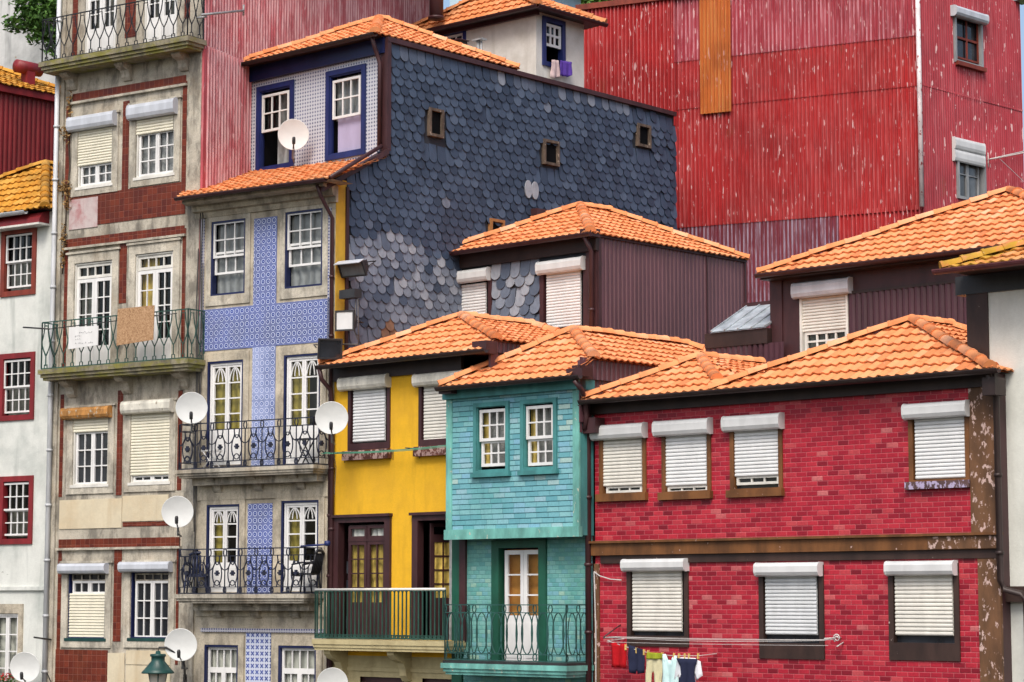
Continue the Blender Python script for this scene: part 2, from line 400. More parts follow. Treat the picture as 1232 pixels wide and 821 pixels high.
def m_azulejo(name, size, blue, white, mixw=.0, style=0):
    n = NB(name); p = n.co(); x,_,z = n.sep(p)
    fx = n.math('SUBTRACT', n.math('FRACT', n.math('DIVIDE',x,size)), .5); fz = n.math('SUBTRACT', n.math('FRACT', n.math('DIVIDE',z,size)), .5)
    r = n.math('SQRT', n.math('ADD', n.math('MULTIPLY',fx,fx), n.math('MULTIPLY',fz,fz)))
    d = n.math('ADD', n.math('ABSOLUTE',fx), n.math('ABSOLUTE',fz))
    if style == 0:
        ringm = n.math('LESS_THAN', n.math('ABSOLUTE', n.math('SUBTRACT',r,.34)), .062)
        dot = n.math('LESS_THAN', d, .10)
        corner = n.math('GREATER_THAN', d, .90)
        wm = n.math('MULTIPLY', n.math('MAXIMUM', ringm, n.math('MAXIMUM', dot, n.math('MULTIPLY', n.math('GREATER_THAN', r, .43), .22))), 1.0)
    elif style == 1:
        ang = n.math('ABSOLUTE', n.math('SUBTRACT', n.math('ABSOLUTE',fx), n.math('ABSOLUTE',fz)))
        petal = n.math('MULTIPLY', n.math('LESS_THAN', ang, .17), n.math('LESS_THAN', d, .62))
        wm = n.math('SUBTRACT', 1, petal)
    else:
        wm = n.math('GREATER_THAN', d, .36)
    nz = n.noise(p, 1.5, 6, .6)
    bl = n.mix(n.step(nz,.3,.7), mul(blue,.75), mul(blue,1.35))
    col = n.mix(n.math('MULTIPLY',wm,.85), bl, white)
    if mixw: col = n.mix(n.math('MULTIPLY', n.step(nz,.4,.65), mixw), col, white)
    ed = n.math('MAXIMUM', n.math('GREATER_THAN', n.math('ABSOLUTE',fx), .485), n.math('GREATER_THAN', n.math('ABSOLUTE',fz), .485))
    col = n.mix(n.math('MULTIPLY',ed,.4), col, mul(white,.6))
    n.bump(n.math('SUBTRACT',1,ed), .3, .004)
    return n.done(col, .32, .5)
M['azulejo'] = m_azulejo('blue_azulejo', .152, (.010,.036,.23), (.56,.61,.76))
M['azulejo_pale'] = m_azulejo('pale_azulejo', .152, (.05,.10,.32), (.60,.64,.78), .3)
M['azulejo_white'] = m_azulejo('white_azulejo', .135, (.05,.08,.28), (.62,.66,.75), 0, 1)
M['azulejo_thin'] = m_azulejo('border_azulejo', .07, (.06,.07,.20), (.52,.52,.56), 0, 2)
M['dormer_tile'] = m_azulejo('dormer_tile', .085, (.10,.115,.20), (.60,.62,.66), 0, 2)
# ---- corrugated reds
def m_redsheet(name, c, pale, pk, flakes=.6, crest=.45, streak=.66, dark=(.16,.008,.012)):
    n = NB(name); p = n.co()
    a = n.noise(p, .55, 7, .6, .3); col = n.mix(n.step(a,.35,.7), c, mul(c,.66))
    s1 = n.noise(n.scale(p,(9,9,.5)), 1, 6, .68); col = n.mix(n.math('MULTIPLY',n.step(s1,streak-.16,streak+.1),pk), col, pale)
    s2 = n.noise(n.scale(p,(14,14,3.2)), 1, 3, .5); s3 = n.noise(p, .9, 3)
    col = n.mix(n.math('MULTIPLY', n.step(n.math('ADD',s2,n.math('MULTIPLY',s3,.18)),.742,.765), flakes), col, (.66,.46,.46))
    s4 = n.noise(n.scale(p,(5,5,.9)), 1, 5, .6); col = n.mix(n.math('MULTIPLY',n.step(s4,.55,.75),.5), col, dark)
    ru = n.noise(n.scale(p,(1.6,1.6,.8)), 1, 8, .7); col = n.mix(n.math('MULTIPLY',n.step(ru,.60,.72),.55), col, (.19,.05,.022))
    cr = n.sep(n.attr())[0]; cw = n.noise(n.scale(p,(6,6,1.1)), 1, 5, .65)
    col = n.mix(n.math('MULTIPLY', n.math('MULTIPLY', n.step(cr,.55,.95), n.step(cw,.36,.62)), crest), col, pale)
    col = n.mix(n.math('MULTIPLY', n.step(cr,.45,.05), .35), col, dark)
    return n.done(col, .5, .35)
M['red_sheet'] = m_redsheet('red_sheet', (.42,.024,.026), (.60,.20,.20), .45, 1.0, dark=(.20,.009,.013))
M['red_sheet_pale'] = m_redsheet('red_sheet_pale', (.38,.045,.065), (.66,.32,.36), .6, .9, .75, dark=(.25,.015,.025))
M['red_sheet_side'] = m_redsheet('red_sheet_side', (.38,.026,.042), (.55,.18,.20), .6, .9, .3, dark=(.24,.014,.022))
M['grey_red_sheet'] = m_redsheet('grey_red_sheet', (.20,.035,.055), (.40,.33,.42), .75, .2, .9)
M['pink_sheet'] = m_redsheet('pink_sheet', (.50,.105,.125), (.80,.55,.56), .8, .5, .95, dark=(.36,.045,.06))
M['orange_sheet'] = m_redsheet('orange_sheet', (.46,.12,.018), (.55,.26,.08), .5, .5, dark=(.34,.06,.012))
# ---- roof tiles (UV holds metres across and up the slope)
def m_roof(name, stops, moss=None, moss_amt=0, w=.195, l=.32, lo=.45, hi=.6):
    n = NB(name); u = n.uv(); x,y,_ = n.sep(u)
    cid = n.comb(n.math('FLOOR',n.math('DIVIDE',x,w)), n.math('FLOOR',n.math('DIVIDE',y,l)), 0)
    col = n.ramp(n.white(cid), stops)
    p = n.co(); a = n.noise(p, 2.5, 6, .65); col = n.mix(n.math('MULTIPLY',n.step(a,.45,.75),.35), col, mul(stops[0][1],.7))
    if moss:
        g = n.noise(p, 1.6, 6, .65); col = n.mix(n.math('MULTIPLY',n.step(g,lo,hi),moss_amt), col, moss)
    so = n.noise(p, 5.5, 7, .72); col = n.mix(n.math('MULTIPLY',n.step(so,.56,.74),.6), col, mul(stops[0][1],.45))
    li = n.noise(p, 9, 6, .7); col = n.mix(n.math('MULTIPLY',n.step(li,.64,.70),.5), col, (.62,.50,.36))
    n.bump(n.noise(p,60,3), .15, .006)
    return n.done(col, .75, .25)
OR = [(0,(.56,.185,.07)),(.12,(.68,.24,.09)),(.45,(.75,.29,.115)),(.8,(.79,.33,.15)),(1,(.80,.42,.24))]
M['roof'] = m_roof('roof_tile', OR)
M['roof_old'] = m_roof('roof_tile_old', [(0,(.56,.18,.06)),(.5,(.68,.24,.085)),(1,(.74,.32,.15))], (.36,.25,.13), .3)
M['roof_moss'] = m_roof('roof_tile_moss', [(0,(.50,.20,.05)),(.5,(.60,.26,.08)),(1,(.66,.34,.16))], (.44,.27,.02), .8, lo=.47, hi=.56)
M['roof_ochre'] = m_roof('roof_tile_ochre', [(0,(.45,.19,.02)),(.5,(.56,.26,.03)),(1,(.60,.33,.07))], (.22,.12,.02), .45)
# ---- slates (tone: r random, g pale region, b rusty)
n = NB('slate'); s = n.sep(n.attr()); p = n.co()
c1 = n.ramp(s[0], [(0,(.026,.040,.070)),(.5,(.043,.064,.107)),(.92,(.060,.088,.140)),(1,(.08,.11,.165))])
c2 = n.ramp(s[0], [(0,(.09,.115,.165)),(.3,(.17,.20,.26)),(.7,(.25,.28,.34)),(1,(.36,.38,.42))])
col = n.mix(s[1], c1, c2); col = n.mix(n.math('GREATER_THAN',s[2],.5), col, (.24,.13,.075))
a = n.noise(n.scale(p,(1,1,.6)), 9, 5, .65); col = n.mix(n.math('MULTIPLY',n.step(a,.4,.75),.5), col, n.mix(.5,col,(.03,.035,.05)))
sv = n.noise(n.scale(p,(1,1,.1)), 3.5, 6, .65); col = n.mix(n.math('MULTIPLY',n.step(sv,.48,.75),.45), col, (.018,.022,.034))
sc_ = n.noise(p, 14, 6, .75); col = n.mix(n.math('MULTIPLY',n.step(sc_,.60,.72),.35), col, (.16,.18,.22))
n.bump(n.noise(p,24,4), .45, .012); M['slate'] = n.done(col, .5, .4)
M['slate_back'] = m_paint('slate_back', (.022,.026,.036), .8, .3)
M['leaf'] = None
def m_leaf(name, lo, hi):
    n = NB(name); s = n.sep(n.attr()); col = n.ramp(s[0], [(0,lo),(1,hi)])
    m = n.done(col, .6, .25); n.b.inputs['Subsurface Weight'].default_value = 0
    return m
M['leaf'] = m_leaf('leaf', (.018,.055,.010), (.09,.20,.035)); M['bark'] = m_paint('bark', (.07,.05,.035), .9, .4)
M['grass_hill'] = m_leaf('hill_leaf', (.04,.09,.015), (.14,.26,.05))
M['gutter_worn'] = m_paint('gutter_worn', (.11,.030,.034), .5, .35, flake=(.36,.22,.25), fl=.64)
M['petal'] = m_leaf('petal', (.35,.01,.015), (.6,.03,.03))
M['straw'] = m_leaf('straw', (.16,.085,.03), (.36,.22,.08))
n = NB('osb'); p = n.co(); a = n.noise(n.scale(p,(1,1,1)), 22, 5, .7, 1.2)
M['osb'] = n.done(n.ramp(a,[(.3,(.16,.085,.04)),(.5,(.40,.24,.13)),(.7,(.55,.37,.22))]), .8, .2)
n = NB('lamp_pane'); M['lamp_pane'] = n.done((.45,.42,.36), .25, .4)
# ------------------------------------------------------------------ builders
def part_ring(b, f, r, w, mat, name='window', v0=-.03, v1=.12, wb=None, wt=None):
    return MB().ring(r, w, v0, v1, wb, wt).build(name, mat, b, f)
def pane(W, f, r, mat='glass', v=.085):
    m = MB(); m.quad((r[0]-.01,v,r[2]-.01),(r[1]+.01,v,r[2]-.01),(r[1]+.01,v,r[3]+.01),(r[0]-.01,v,r[3]+.01)); return m.build('pane', M[mat], W, f)
def sash(W, f, r, nc, nr, mat='white_paint', t=.028, v0=.045, v1=.083, edge=None, name='sash'):
    return MB().sash(r, nc, nr, t, v0, v1, edge).build(name, M[mat], W, f)
def curtain(W, f, r, mat, v=.16, name='curtain'):
    m = MB(); k = max(6, int((r[1]-r[0])/.05)); vs = []
    for i in range(k+1):
        u = r[0]+(r[1]-r[0])*i/k; d = .018*math.sin(i*2.1)+.008*math.sin(i*.9+u)
        vs += [(u,v+d,r[2]),(u,v+d,r[3])]
    m.add(vs, [(2*i,2*i+2,2*i+3,2*i+1) for i in range(k)], smooth=True); return m.build(name, M[mat], W, f)
def backing(W, f, r, mat='unlit_black', v=.5):
    """the room behind a clear pane: back, sides, floor and ceiling"""
    m = MB(); u0,u1,z0,z1 = r; e = .02
    u0 -= e; u1 += e; z0 -= e; z1 += e; a = .13
    m.quad((u0,v,z0),(u1,v,z0),(u1,v,z1),(u0,v,z1)); m.quad((u0,a,z0),(u0,v,z0),(u0,v,z1),(u0,a,z1)); m.quad((u1,a,z0),(u1,v,z0),(u1,v,z1),(u1,a,z1))
    m.quad((u0,a,z0),(u1,a,z0),(u1,v,z0),(u0,v,z0)); m.quad((u0,a,z1),(u1,a,z1),(u1,v,z1),(u0,v,z1)); return m.build('pane_backing', M[mat], W, f)
def shutter(W, f, r, mat='shutter', v=.02, pitch=.068):
    if mat == 'shutter': mat = random.choice(('shutter','shutter','shutter_warm','shutter_grey'))
    return MB().slats(r, v, pitch).build('roller_shutter', M[mat], W, f)
def shutbox(W, f, r, mat='box_white', v0=-.19, v1=.0):
    """the housing a roller shutter winds into: rounded lower and upper front edge"""
    u0,u1,z0,z1 = r; h = z1-z0; d = v1-v0
    pr = [(v1,z0),(v0+.45*d,z0-.01),(v0+.16*d,z0+.06*h),(v0,z0+.28*h),(v0,z0+.72*h),(v0+.14*d,z0+.92*h),(v0+.4*d,z1),(v1,z1)]
    m = MB(); m.prismu(pr, u0, u1)
    q = [(v, z0+(z-z0)*1.05-.006) for v,z in pr]
    m.prismu([(v-.008 if v<v1 else v, z) for v,z in q], u0-.02, u0+.006); m.prismu([(v-.008 if v<v1 else v, z) for v,z in q], u1-.006, u1+.02)
    return m.build('shutter_box', M[mat], W, f)
def sill(W, f, r, mat, v0=-.1, v1=.06): 
    m = MB(); m.box(r[0],r[1],v0,v1,r[2],r[3]); return m.build('sill', M[mat], W, f)
def plate(b, f, r, mat, name, v0=-.014, v1=.03):
    m = MB(); m.box(r[0],r[1],v0,v1,r[2],r[3]); return m.build(name, M[mat], b, f)
def inset(r, d): return (r[0]+d, r[1]-d, r[2]+d, r[3]-d)

def tile_face(bm_out, poly, w=.195, l=.32, A=.022, step=.048, lift=.015, ov=.05):
    """courses of roman tiles over a sloping polygon; its first two corners are the eave"""
    P = [Vector(p) for p in poly]; s = (P[1]-P[0]).normalized()
    nrm = Vector((0,0,0))
    for i in range(1,len(P)-1): nrm += (P[i]-P[0]).cross(P[i+1]-P[0])
    nrm.normalize()
    if nrm.z < 0: nrm = -nrm
    t = nrm.cross(s)
    if t.z < 0: t = -t
    S = [(p-P[0]).dot(s) for p in P]; T = [(p-P[0]).dot(t) for p in P]
    s0,s1,t1 = min(S)-.001,max(S)+.001,max(T)+.001
    bm = bmesh.new(); uvl = bm.loops.layers.uv.new('UVMap')
    k0 = math.floor(s0/w*6); k1 = math.ceil(s1/w*6); r = 0
    def prof(k):
        c = math.cos(2*PI*(k%6)/6); return A*(c if c > 0 else .5*c)
    def quad(q, kk, r, smooth):
        fc = bm.faces.new(q); fc.smooth = smooth
        for lp in fc.loops: lp[uvl].uv = ((kk+.5)*w,(r+.5)*l)
    while r*l < t1:
        lines = []
        for fr in (0,.5,1):
            tt = r*l-ov+fr*(l+ov); line = []
            for k in range(k0,k1+1):
                c_ = math.floor(k/6+.25); jit = .009*math.sin(r*12.9+c_*7.7); jh = .006*math.sin(r*5.3+c_*3.1)
                line.append(bm.verts.new(P[0]+s*(k*w/6)+t*(tt+jit*(1-fr))+nrm*(step*(1-fr)+prof(k)+lift+jh)))
            lines.append(line)
        lip = [(bm.verts.new(v.co), bm.verts.new(v.co-nrm*.029+t*.004)) for v in lines[0]]
        und = [(bm.verts.new(v.co-nrm*.029+t*.004), bm.verts.new(v.co-nrm*.029+t*.09)) for v in lines[0]]
        for k in range(k1-k0):
            kk = math.floor((k+k0+.5)/6+.25)
            for i in (0,1): quad([lines[i][k],lines[i][k+1],lines[i+1][k+1],lines[i+1][k]], kk, r, True)
            quad([lip[k][0],lip[k+1][0],lip[k+1][1],lip[k][1]], kk, r, False)
            quad([und[k][0],und[k+1][0],und[k+1][1],und[k][1]], kk, r, False)
        r += 1
    cen = sum(P,Vector())/len(P)
    for i in range(1,len(P)):
        a,b2 = P[i],P[(i+1)%len(P)]; e = (b2-a)
        if e.length < 1e-5: continue
        pn = e.cross(nrm).normalized()
        if pn.dot(cen-a) > 0: pn = -pn
        bmesh.ops.bisect_plane(bm, geom=bm.verts[:]+bm.edges[:]+bm.faces[:], plane_co=a, plane_no=pn, clear_outer=True)
    # the boarding the tiles lie on
    fc = bm.faces.new([bm.verts.new(p-nrm*.012) for p in P])
    for lp in fc.loops: lp[uvl].uv = (9.1,9.1)
    me = bpy.data.meshes.new('tmp'); bm.to_mesh(me); bm.free()
    bm_out.from_mesh(me); bpy.data.meshes.remove(me)
def cap_line(bm, p, q, R=.115, l=.37):
    """overlapping half round ridge tiles from p up to q"""
    p,q = Vector(p),Vector(q); d = (q-p); L = d.length; d.normalize(); n = max(1,round(L/l)); l = L/n
    up = Vector((0,0,1)); a = d.cross(up).normalized(); b = a.cross(d).normalized()
    uvl = bm.loops.layers.uv.verify()
    for i in range(n):
        t0,t1 = i*l-.05, (i+1)*l
        r0,r1 = R*1.12, R*.9
        jl = .01*math.sin(i*5.1+L)
        secs = [(t0,r0),(t0+.05,r0*1.0),(t0+.052,r0*.92),(t1,r1)]
        ring = []
        for (tt,rr) in secs:
            ring.append([bm.verts.new(p+d*tt+a*(rr*math.cos(PI*k/8))+b*(rr*math.sin(PI*k/8)*.95-.02+jl)) for k in range(9)])
        fs = []
        for j in range(len(secs)-1):
            for k in range(8): fs.append(bm.faces.new((ring[j][k],ring[j][k+1],ring[j+1][k+1],ring[j+1][k])))
        fs.append(bm.faces.new(ring[0]))
        for fc in fs:
            fc.smooth = True
            for lp in fc.loops: lp[uvl].uv = (77.1+i*.21+L, 33.3+L)
        fs[-1].smooth = False
def bm_obj(bm, name, mat, parent, f):
    me = bpy.data.meshes.new(name); bm.to_mesh(me); bm.free(); me.materials.append(mat); return link(name, me, parent, f)
def hip_roof(b, f, u0, u1, v0, v1, ze, ua, va, vb, zr, mat='roof', sides='frlb', caps=('fl','fr','ridge','br'), capmat=None, l=.32, under='dark_brown', rc=0):
    fq = (u1-ua)/(u1+rc-ua); vq,zq = va+(v0-va)*fq, zr+(ze-zr)*fq
    e = dict(f=[(u0,v0,ze),(u1,v0,ze),(u1,vq,zq),(ua,va,zr)] if rc else [(u0,v0,ze),(u1,v0,ze),(ua,va,zr)], r=[(u1,vq,zq),(u1,v1,zq),(ua,vb,zr),(ua,va,zr)],
             l=[(u0,v1,ze),(u0,v0,ze),(ua,va,zr),(ua,vb,zr)], b=[(u1,v1,zq),(u0,v1,ze),(ua,vb,zr)])
    bm = bmesh.new()
    for k in sides: tile_face(bm, e[k], l=l)
    o = bm_obj(bm, 'roof', M[mat], b, f)
    m = MB(); m.add([(u0,v0,ze-.01),(u1,v0,ze-.01),(u1,v1,ze-.01),(u0,v1,ze-.01)], [(0,1,2,3)]); m.build('soffit', M[under], o, f)
    bm = bmesh.new(); cp = dict(fl=((u0,v0,ze),(ua,va,zr)), fr=((u1,vq,zq),(ua,va,zr)), bl=((u0,v1,ze),(ua,vb,zr)), br=((u1,v1,zq),(ua,vb,zr)), ridge=((ua,vb,zr),(ua,va,zr)))
    for k in caps:
        p,q = cp[k]; lift = Vector((0,0,.075)); cap_line(bm, Vector(p)+lift, Vector(q)+lift)
    if caps: bm_obj(bm, 'ridge_tiles', M[capmat or mat], o, f)
    o['zq'] = zq
    return o
def gutter(b, f, u0, u1, v, z, mat, r=.075, parent=None):
    m = MB(); vs = []; n = 7
    for u in (u0,u1):
        for k in range(n+1):
            a = PI+PI*k/n; vs.append((u, v+r*math.cos(a), z+r*math.sin(a)))
        for k in range(n,-1,-1):
            a = PI+PI*k/n; vs.append((u, v+(r-.012)*math.cos(a), z+(r-.012)*math.sin(a)))
    k = 2*(n+1); m.add(vs, [(i,(i+1)%k,(i+1)%k+k,i+k) for i in range(k)]+[tuple(range(k-1,-1,-1)),tuple(range(k,2*k))])
    m.box(u0,u1,v-r-.006,v-r+.006,z-.01,z+.012)
    return m.build('gutter', M[mat], b, f)
def pipe(b, f, pts, r, mat, name='drainpipe', clamps=True):
    m = MB(); m.tube(pts, r, 8)
    for a,c in zip(pts[:-1],pts[1:]):
        a,c = Vector(a),Vector(c); L = (c-a).length
        if clamps and L > 1.5 and abs((c-a).normalized().z) > .9:
            for i in range(1,int(L/1.3)+1):
                p = a+(c-a)*(i*1.3/L)
                if (p-a).length < L: m.tube([p-Vector((0,0,.03)),p+Vector((0,0,.03))], r*1.3, 8); 
    return m.build(name, M[mat], b, f)

# ---- railings: patterns give polylines in (s, z) for one unit of width p and height H
def ell(cx, cz, rx, rz, n=14, a0=0, a1=2*PI):
    return [(cx+rx*math.cos(a0+(a1-a0)*i/n), cz+rz*math.sin(a0+(a1-a0)*i/n)) for i in range(n+1)]
def pat_loops(p, H):
    L = [[(0,0),(0,H*.83)], ell(0,H*.915,.045,H*.085), ell(0,H*.07,.04,H*.07)]
    L.append(ell(p/2,H*.44,p*.30,H*.27,18)); L.append(ell(p/2,H*.14,p*.2,H*.15,10,0,PI))
    L.append(ell(0,H*.86,p*.40,H*.34,9,-PI/2-1.25,-PI/2)); L.append(ell(0,H*.86,p*.40,H*.34,9,-PI/2,-PI/2+1.25)); L.append(ell(p,H*.86,p*.40,H*.34,9,-PI/2-1.25,-PI/2))
    L.append(ell(p/2,H*.84,p*.16,H*.2,10,PI,2*PI))
    return L, [(0,1.0),(0,.84),(0,.14),(0,0)], [(p/2,H*.45)]
def pat_lyre(p, H):
    L = [[(p/2-.045,.0),(p/2-.045,.09),(p/2+.045,.09),(p/2+.045,0)], [(p/2,.09),(p/2,.28*H)]]
    for sg in (1,-1):
        L.append([(p/2+sg*p*.47*math.sin(min(1,k/6)*PI*.5) if k < 7 else p/2+sg*p*(.47-.27*math.sin((k-6)/7*PI*.5)), H*(.28+.66*k/13)) for k in range(14)])
    L.append([(p/2-.055,H),(p/2-.055,H*.93),(p/2+.055,H*.93),(p/2+.055,H)])
    return L, [(0,1.0),(0,0)], []
def pat_bars(p, H):
    return [[(p*.5,0),(p*.5,H*.95)], ell(p,H*.95,p/2,H*.05,6,0,PI), ell(p,H*.035,p*.3,H*.035,8)], [(0,1.0),(0,.0),(0,.07)], []
def pat_ell(p, H):
    return [ell(p/2,H*.49,p*.36,H*.37,18), ell(p,H*.49,p*.22,H*.37,16), ell(0,H*.93,.05,H*.07,10), ell(0,H*.07,.05,H*.07,10)], [(0,1.0),(0,.86),(0,.12),(0,0)], []
def railing(par, f, path, z0, H, pat, p, mat, r=.013, rail_r=.018, top=None, topmat=None):
    m = MB()
    for (a,c) in zip(path[:-1],path[1:]):
        a,c = Vector(a),Vector(c); L = (c-a).length; d = (c-a)/L; n = max(1,round(L/p)); q = L/n
        Ls,rails,leaves = pat(q,H)
        W = lambda s,z: (a.x+d.x*s, a.y+d.y*s, z0+z)
        for i in range(n):
            for pl in Ls: m.tube([W(i*q+s,z) for s,z in pl if 0], r, 4) if 0 else m.tube([W(min(max(i*q+s,0),L),z) for s,z in pl], r, 4, cap=False)
            for (s,z) in leaves:
                m.tube([W(i*q+s-.06,z),W(i*q+s+.06,z)], .03, 4)
                m.tube([W(i*q+s,z-.055),W(i*q+s,z),W(i*q+s,z+.06)], .036, 4)
        for _,k in rails: m.tube([W(0,k*H),W(L,k*H)], rail_r if k in (0,1.0) else r, 4)
        for s in (0,L): m.tube([W(s,0),W(s,H)], rail_r, 4)
    o = m.build('railing', M[mat], par, f)
    if topmat:
        m = MB()
        for (a,c) in zip(path[:-1],path[1:]): m.tube([(a[0],a[1],z0+H+.02),(c[0],c[1],z0+H+.02)], .03, 6)
        m.build('handrail', M[topmat], o, f)
    return o
def moulded_slab(b, f, u0, u1, v0, z0, z1, mat, step=.07, name='balcony'):
    """stone balcony floor: moulded edge, the lower course set back"""
    m = MB(); h = z1-z0
    m.box(u0,u1,v0,.02,z0+h*.55,z1); m.box(u0+step*.5,u1-step*.5,v0+step*.5,.02,z0+h*.25,z0+h*.55); m.box(u0+step,u1-step,v0+step,.02,z0,z0+h*.25)
    return m.build(name, M[mat], b, f)
def bracket(par, f, u, w, v0, z1, h, mat):
    m = MB(); pr = [(.02,z1),(v0,z1),(v0,z1-.12*h),(v0*.8,z1-.28*h),(v0*.45,z1-.40*h),(v0*.32,z1-.62*h),(v0*.30,z1-.82*h),(v0*.14,z1-h),(.02,z1-h)]
    m.prismu(pr, u-w/2, u+w/2); return m.build('bracket', M[mat], par, f)
def scales(poly, v=0.0, w=.34, h=.25, L=.44, light=None, holes=(), seed=1, jitter=.02):
    """overlapping round-ended slates filling a polygon in (u,z); light(u,z) -> 0..1"""
    rnd = random.Random(seed); m = MB()
    def inside(u,z):
        c = False; n = len(poly)
        for i in range(n):
            (x1,y1),(x2,y2) = poly[i],poly[(i+1)%n]
            if (y1>z) != (y2>z) and u < (x2-x1)*(z-y1)/(y2-y1)+x1: c = not c
        return c
    us = [p[0] for p in poly]; zs = [p[1] for p in poly]
    rows = int((max(zs)-min(zs))/h)+2
    for j in range(rows):
        z = min(zs)+j*h; k = 0
        u = min(us)-(w/2 if j%2 else 0)
        while u < max(us)+w:
            cu = u+w/2+rnd.uniform(-.5,.5)*jitter; cz = z+rnd.uniform(-.5,.5)*jitter*1.4
            if inside(cu,cz+.04) and not any(a-.10<cu<b2+.10 and c-.22<cz<d+.02 for a,b2,c,d in holes) and rnd.random() > .006:
                ww = w*rnd.uniform(.44,.50); ang = rnd.uniform(-.05,.05); lift = rnd.uniform(0,.012)
                pr = [(ww*.94,L*.55)]+[(ww*math.cos(a),-L*.16*0+(-.5*L+.42*ww+ww*.9*math.sin(a)+.05)) for a in [0,-PI*.15,-PI*.3,-PI*.42,-PI*.5,-PI*.58,-PI*.7,-PI*.85,-PI]]+[(-ww*.94,L*.55)]
                pts = []
                for (x,y) in pr:
                    x2 = x*math.cos(ang)-y*math.sin(ang); y2 = x*math.sin(ang)+y*math.cos(ang)
                    fr = (y+L*.5)/L; pts.append((cu+x2, v-.054+.046*fr-lift*(1-fr), cz+y2))
                n = len(pts); back = [(x,y+.016,zz) for x,y,zz in pts]
                lt = light(cu,cz,rnd) if light else 0
                tone = (rnd.random(), lt if lt<=1 else 0, 1 if lt>1 else 0)
                m.add(pts+back, [tuple(range(n))]+[(i,(i+1)%n,(i+1)%n+n,i+n) for i in range(n)], tone)
            u += w
    return m
# ================================================================== frames of the row
R = frame_at(960, 723, 42.0, 43.0)
UB = R.at(402, 480)[0]
B = R.shift(UB, 0, 34.5); S = R.shift(UB, 0, 42.0)
P = B.shift(B.at(238, 480)[0], 0, 34.5)
WF = P.shift(P.at(61, 480)[0], 0, 34.5)
V_ATTIC, V_MAR = 4.0, 4.5

def shell(b, f, u0, u1, v0, v1, z0, z1, holes, mat, name='wall', side_mat=None, right=True):
    m = MB(); m.wall(u0, u1, z0, z1, holes, v0)
    m.build(name, M[mat], b, f)
    m = MB()
    if right: m.quad((u1,v0,z0),(u1,v1,z0),(u1,v1,z1),(u1,v0,z1))
    m.quad((u0,v1,z0),(u0,v0,z0),(u0,v0,z1),(u0,v1,z1)); m.quad((u1,v1,z0),(u0,v1,z0),(u0,v1,z1),(u1,v1,z1))
    return m.build('party_wall', M[side_mat or mat], b, f)
def hole_of(r, d=.03): return inset(r, d)
def roller(b, f, fr, bx, sh, fmat='brown_wood', smat='shutter', bmat='box_white', gap=None, w=.085, wb=.1, gmat='glass', sm=None, sillmat=None, nc=3, tilt=0, name='window'):
    r = f.R(*fr); W = part_ring(b, f, r, w, M[fmat], name, wb=wb)
    pane(W, f, inset(r,.05), gmat)
    s = f.R(*sh); shutter(W, f, s, smat, .01)
    q = f.R(*bx, -.1); shutbox(W, f, q, bmat)
    if gap: sash(W, f, f.R(*gap), nc, 1, 'white_old', .03, .03, .08)
    if sm: sill(W, f, f.R(*sm), sillmat)
    return r
# ================================================================== red tiled house
uL, uR = R.at(716,600)[0], R.at(1201.5,600)[0]
ve = -.38
e0, e1 = R.at(703,483,ve), R.at(1202,444,ve); ze = (e0[1]+e1[1])/2
red = empty('tiled_house', R, uL, 0, 0, 'crimson glazed tile house with white roller shutters and a rusty brown beam between its floors', 'house')
H = []
WR = []
up = [((722,778,516,603),(714,774.5,510.5,528),(726,772,526,585),(728,771,584,593)),
      ((797,856,511,601),(789,853,505,523.5),(801,850,522,584.5),(802,850,584,593)),
      ((879,942,505,598),(872,939,499,517.5),(884,936,516,573),(885,936,572,583)),
      ((1094,1167,489,588),(1089,1163,484,502.5),(1101,1161,502,576),None)]
lo = [((755,829,676,778),(751,824.5,672.5,687),(761,820,686,760)),
      ((914,992,680,793),(911,986,677,693),(921,982.5,692,764)),
      ((1070,1155,678,795),(1068,1148,675,692),(1077,1146,691,765))]
for i,(a,bx,sh,g) in enumerate(up):
    H.append(hole_of(roller(red, R, a, bx, sh, 'brown_wood', gap=g, wb=.16, sm=(a[0]-2,a[1]+2,a[3]-9,a[3]), sillmat=('lilac_peel' if i==3 else 'brown_wood'))))
for i,(a,bx,sh) in enumerate(lo):
    H.append(hole_of(roller(red, R, a, bx, sh, 'dark_brown_worn', wb=(.2,.28,.3)[i], w=.10)))
zt = ze-.02
shell(red, R, uL, uR, 0, 4.2, 0, zt, H, 'red_tile', side_mat='maroon')
# beam, strips and posts
rb = R.R(716,1203,649,664.5); m = MB(); m.box(rb[0]-.02,rb[1]+.04,-.10,.02,rb[2],rb[3]); m.box(rb[0]-.03,rb[1]+.06,-.16,.02,rb[3],rb[3]+.045); m.build('beam', M['brown_wood'], red, R)
r2 = R.R(724,1203,664.5,675); plate(red, R, (r2[0],r2[1],r2[2],rb[2]-.002), 'dark_brown_worn', 'shaded_strip', -.045)  # brown strip; the beam's shadow is put into its darker colour
rk = R.R(1120,1204,649,664); plate(red, R, (rk[0],rk[1]+.01,rb[2]+.01,rb[3]-.01), 'brown_peel', 'beam_end', -.108)
rp = R.R(1168,1202,470,643); plate(red, R, (rp[0],uR+.01,rb[3]+.045,zt), 'brown_peel', 'corner_post', -.035)
rp2 = R.R(1179,1202,675,821); plate(red, R, (rp2[0],uR+.01,0,r2[2]), 'brown_peel', 'corner_post', -.035)
rp3 = R.R(716,722,675,821); plate(red, R, (uL-.01,rp3[1],0,r2[2]), 'brown_peel', 'corner_post', -.03)
m = MB(); m.box(uL-.05,uR+.03,-.09,.02,ze-.24,ze-.02); m.build('fascia', M['dark_brown'], red, R)
um = R.at(870,467,ve)[0]
ua = (e0[0]+um)/2; va,zr = R.atu(843,432,ua)
hip_roof(red, R, e0[0], um+.9, ve, 3.6, ze, ua, va, 3.0, zr, sides='frl', caps=('fl','ridge'))
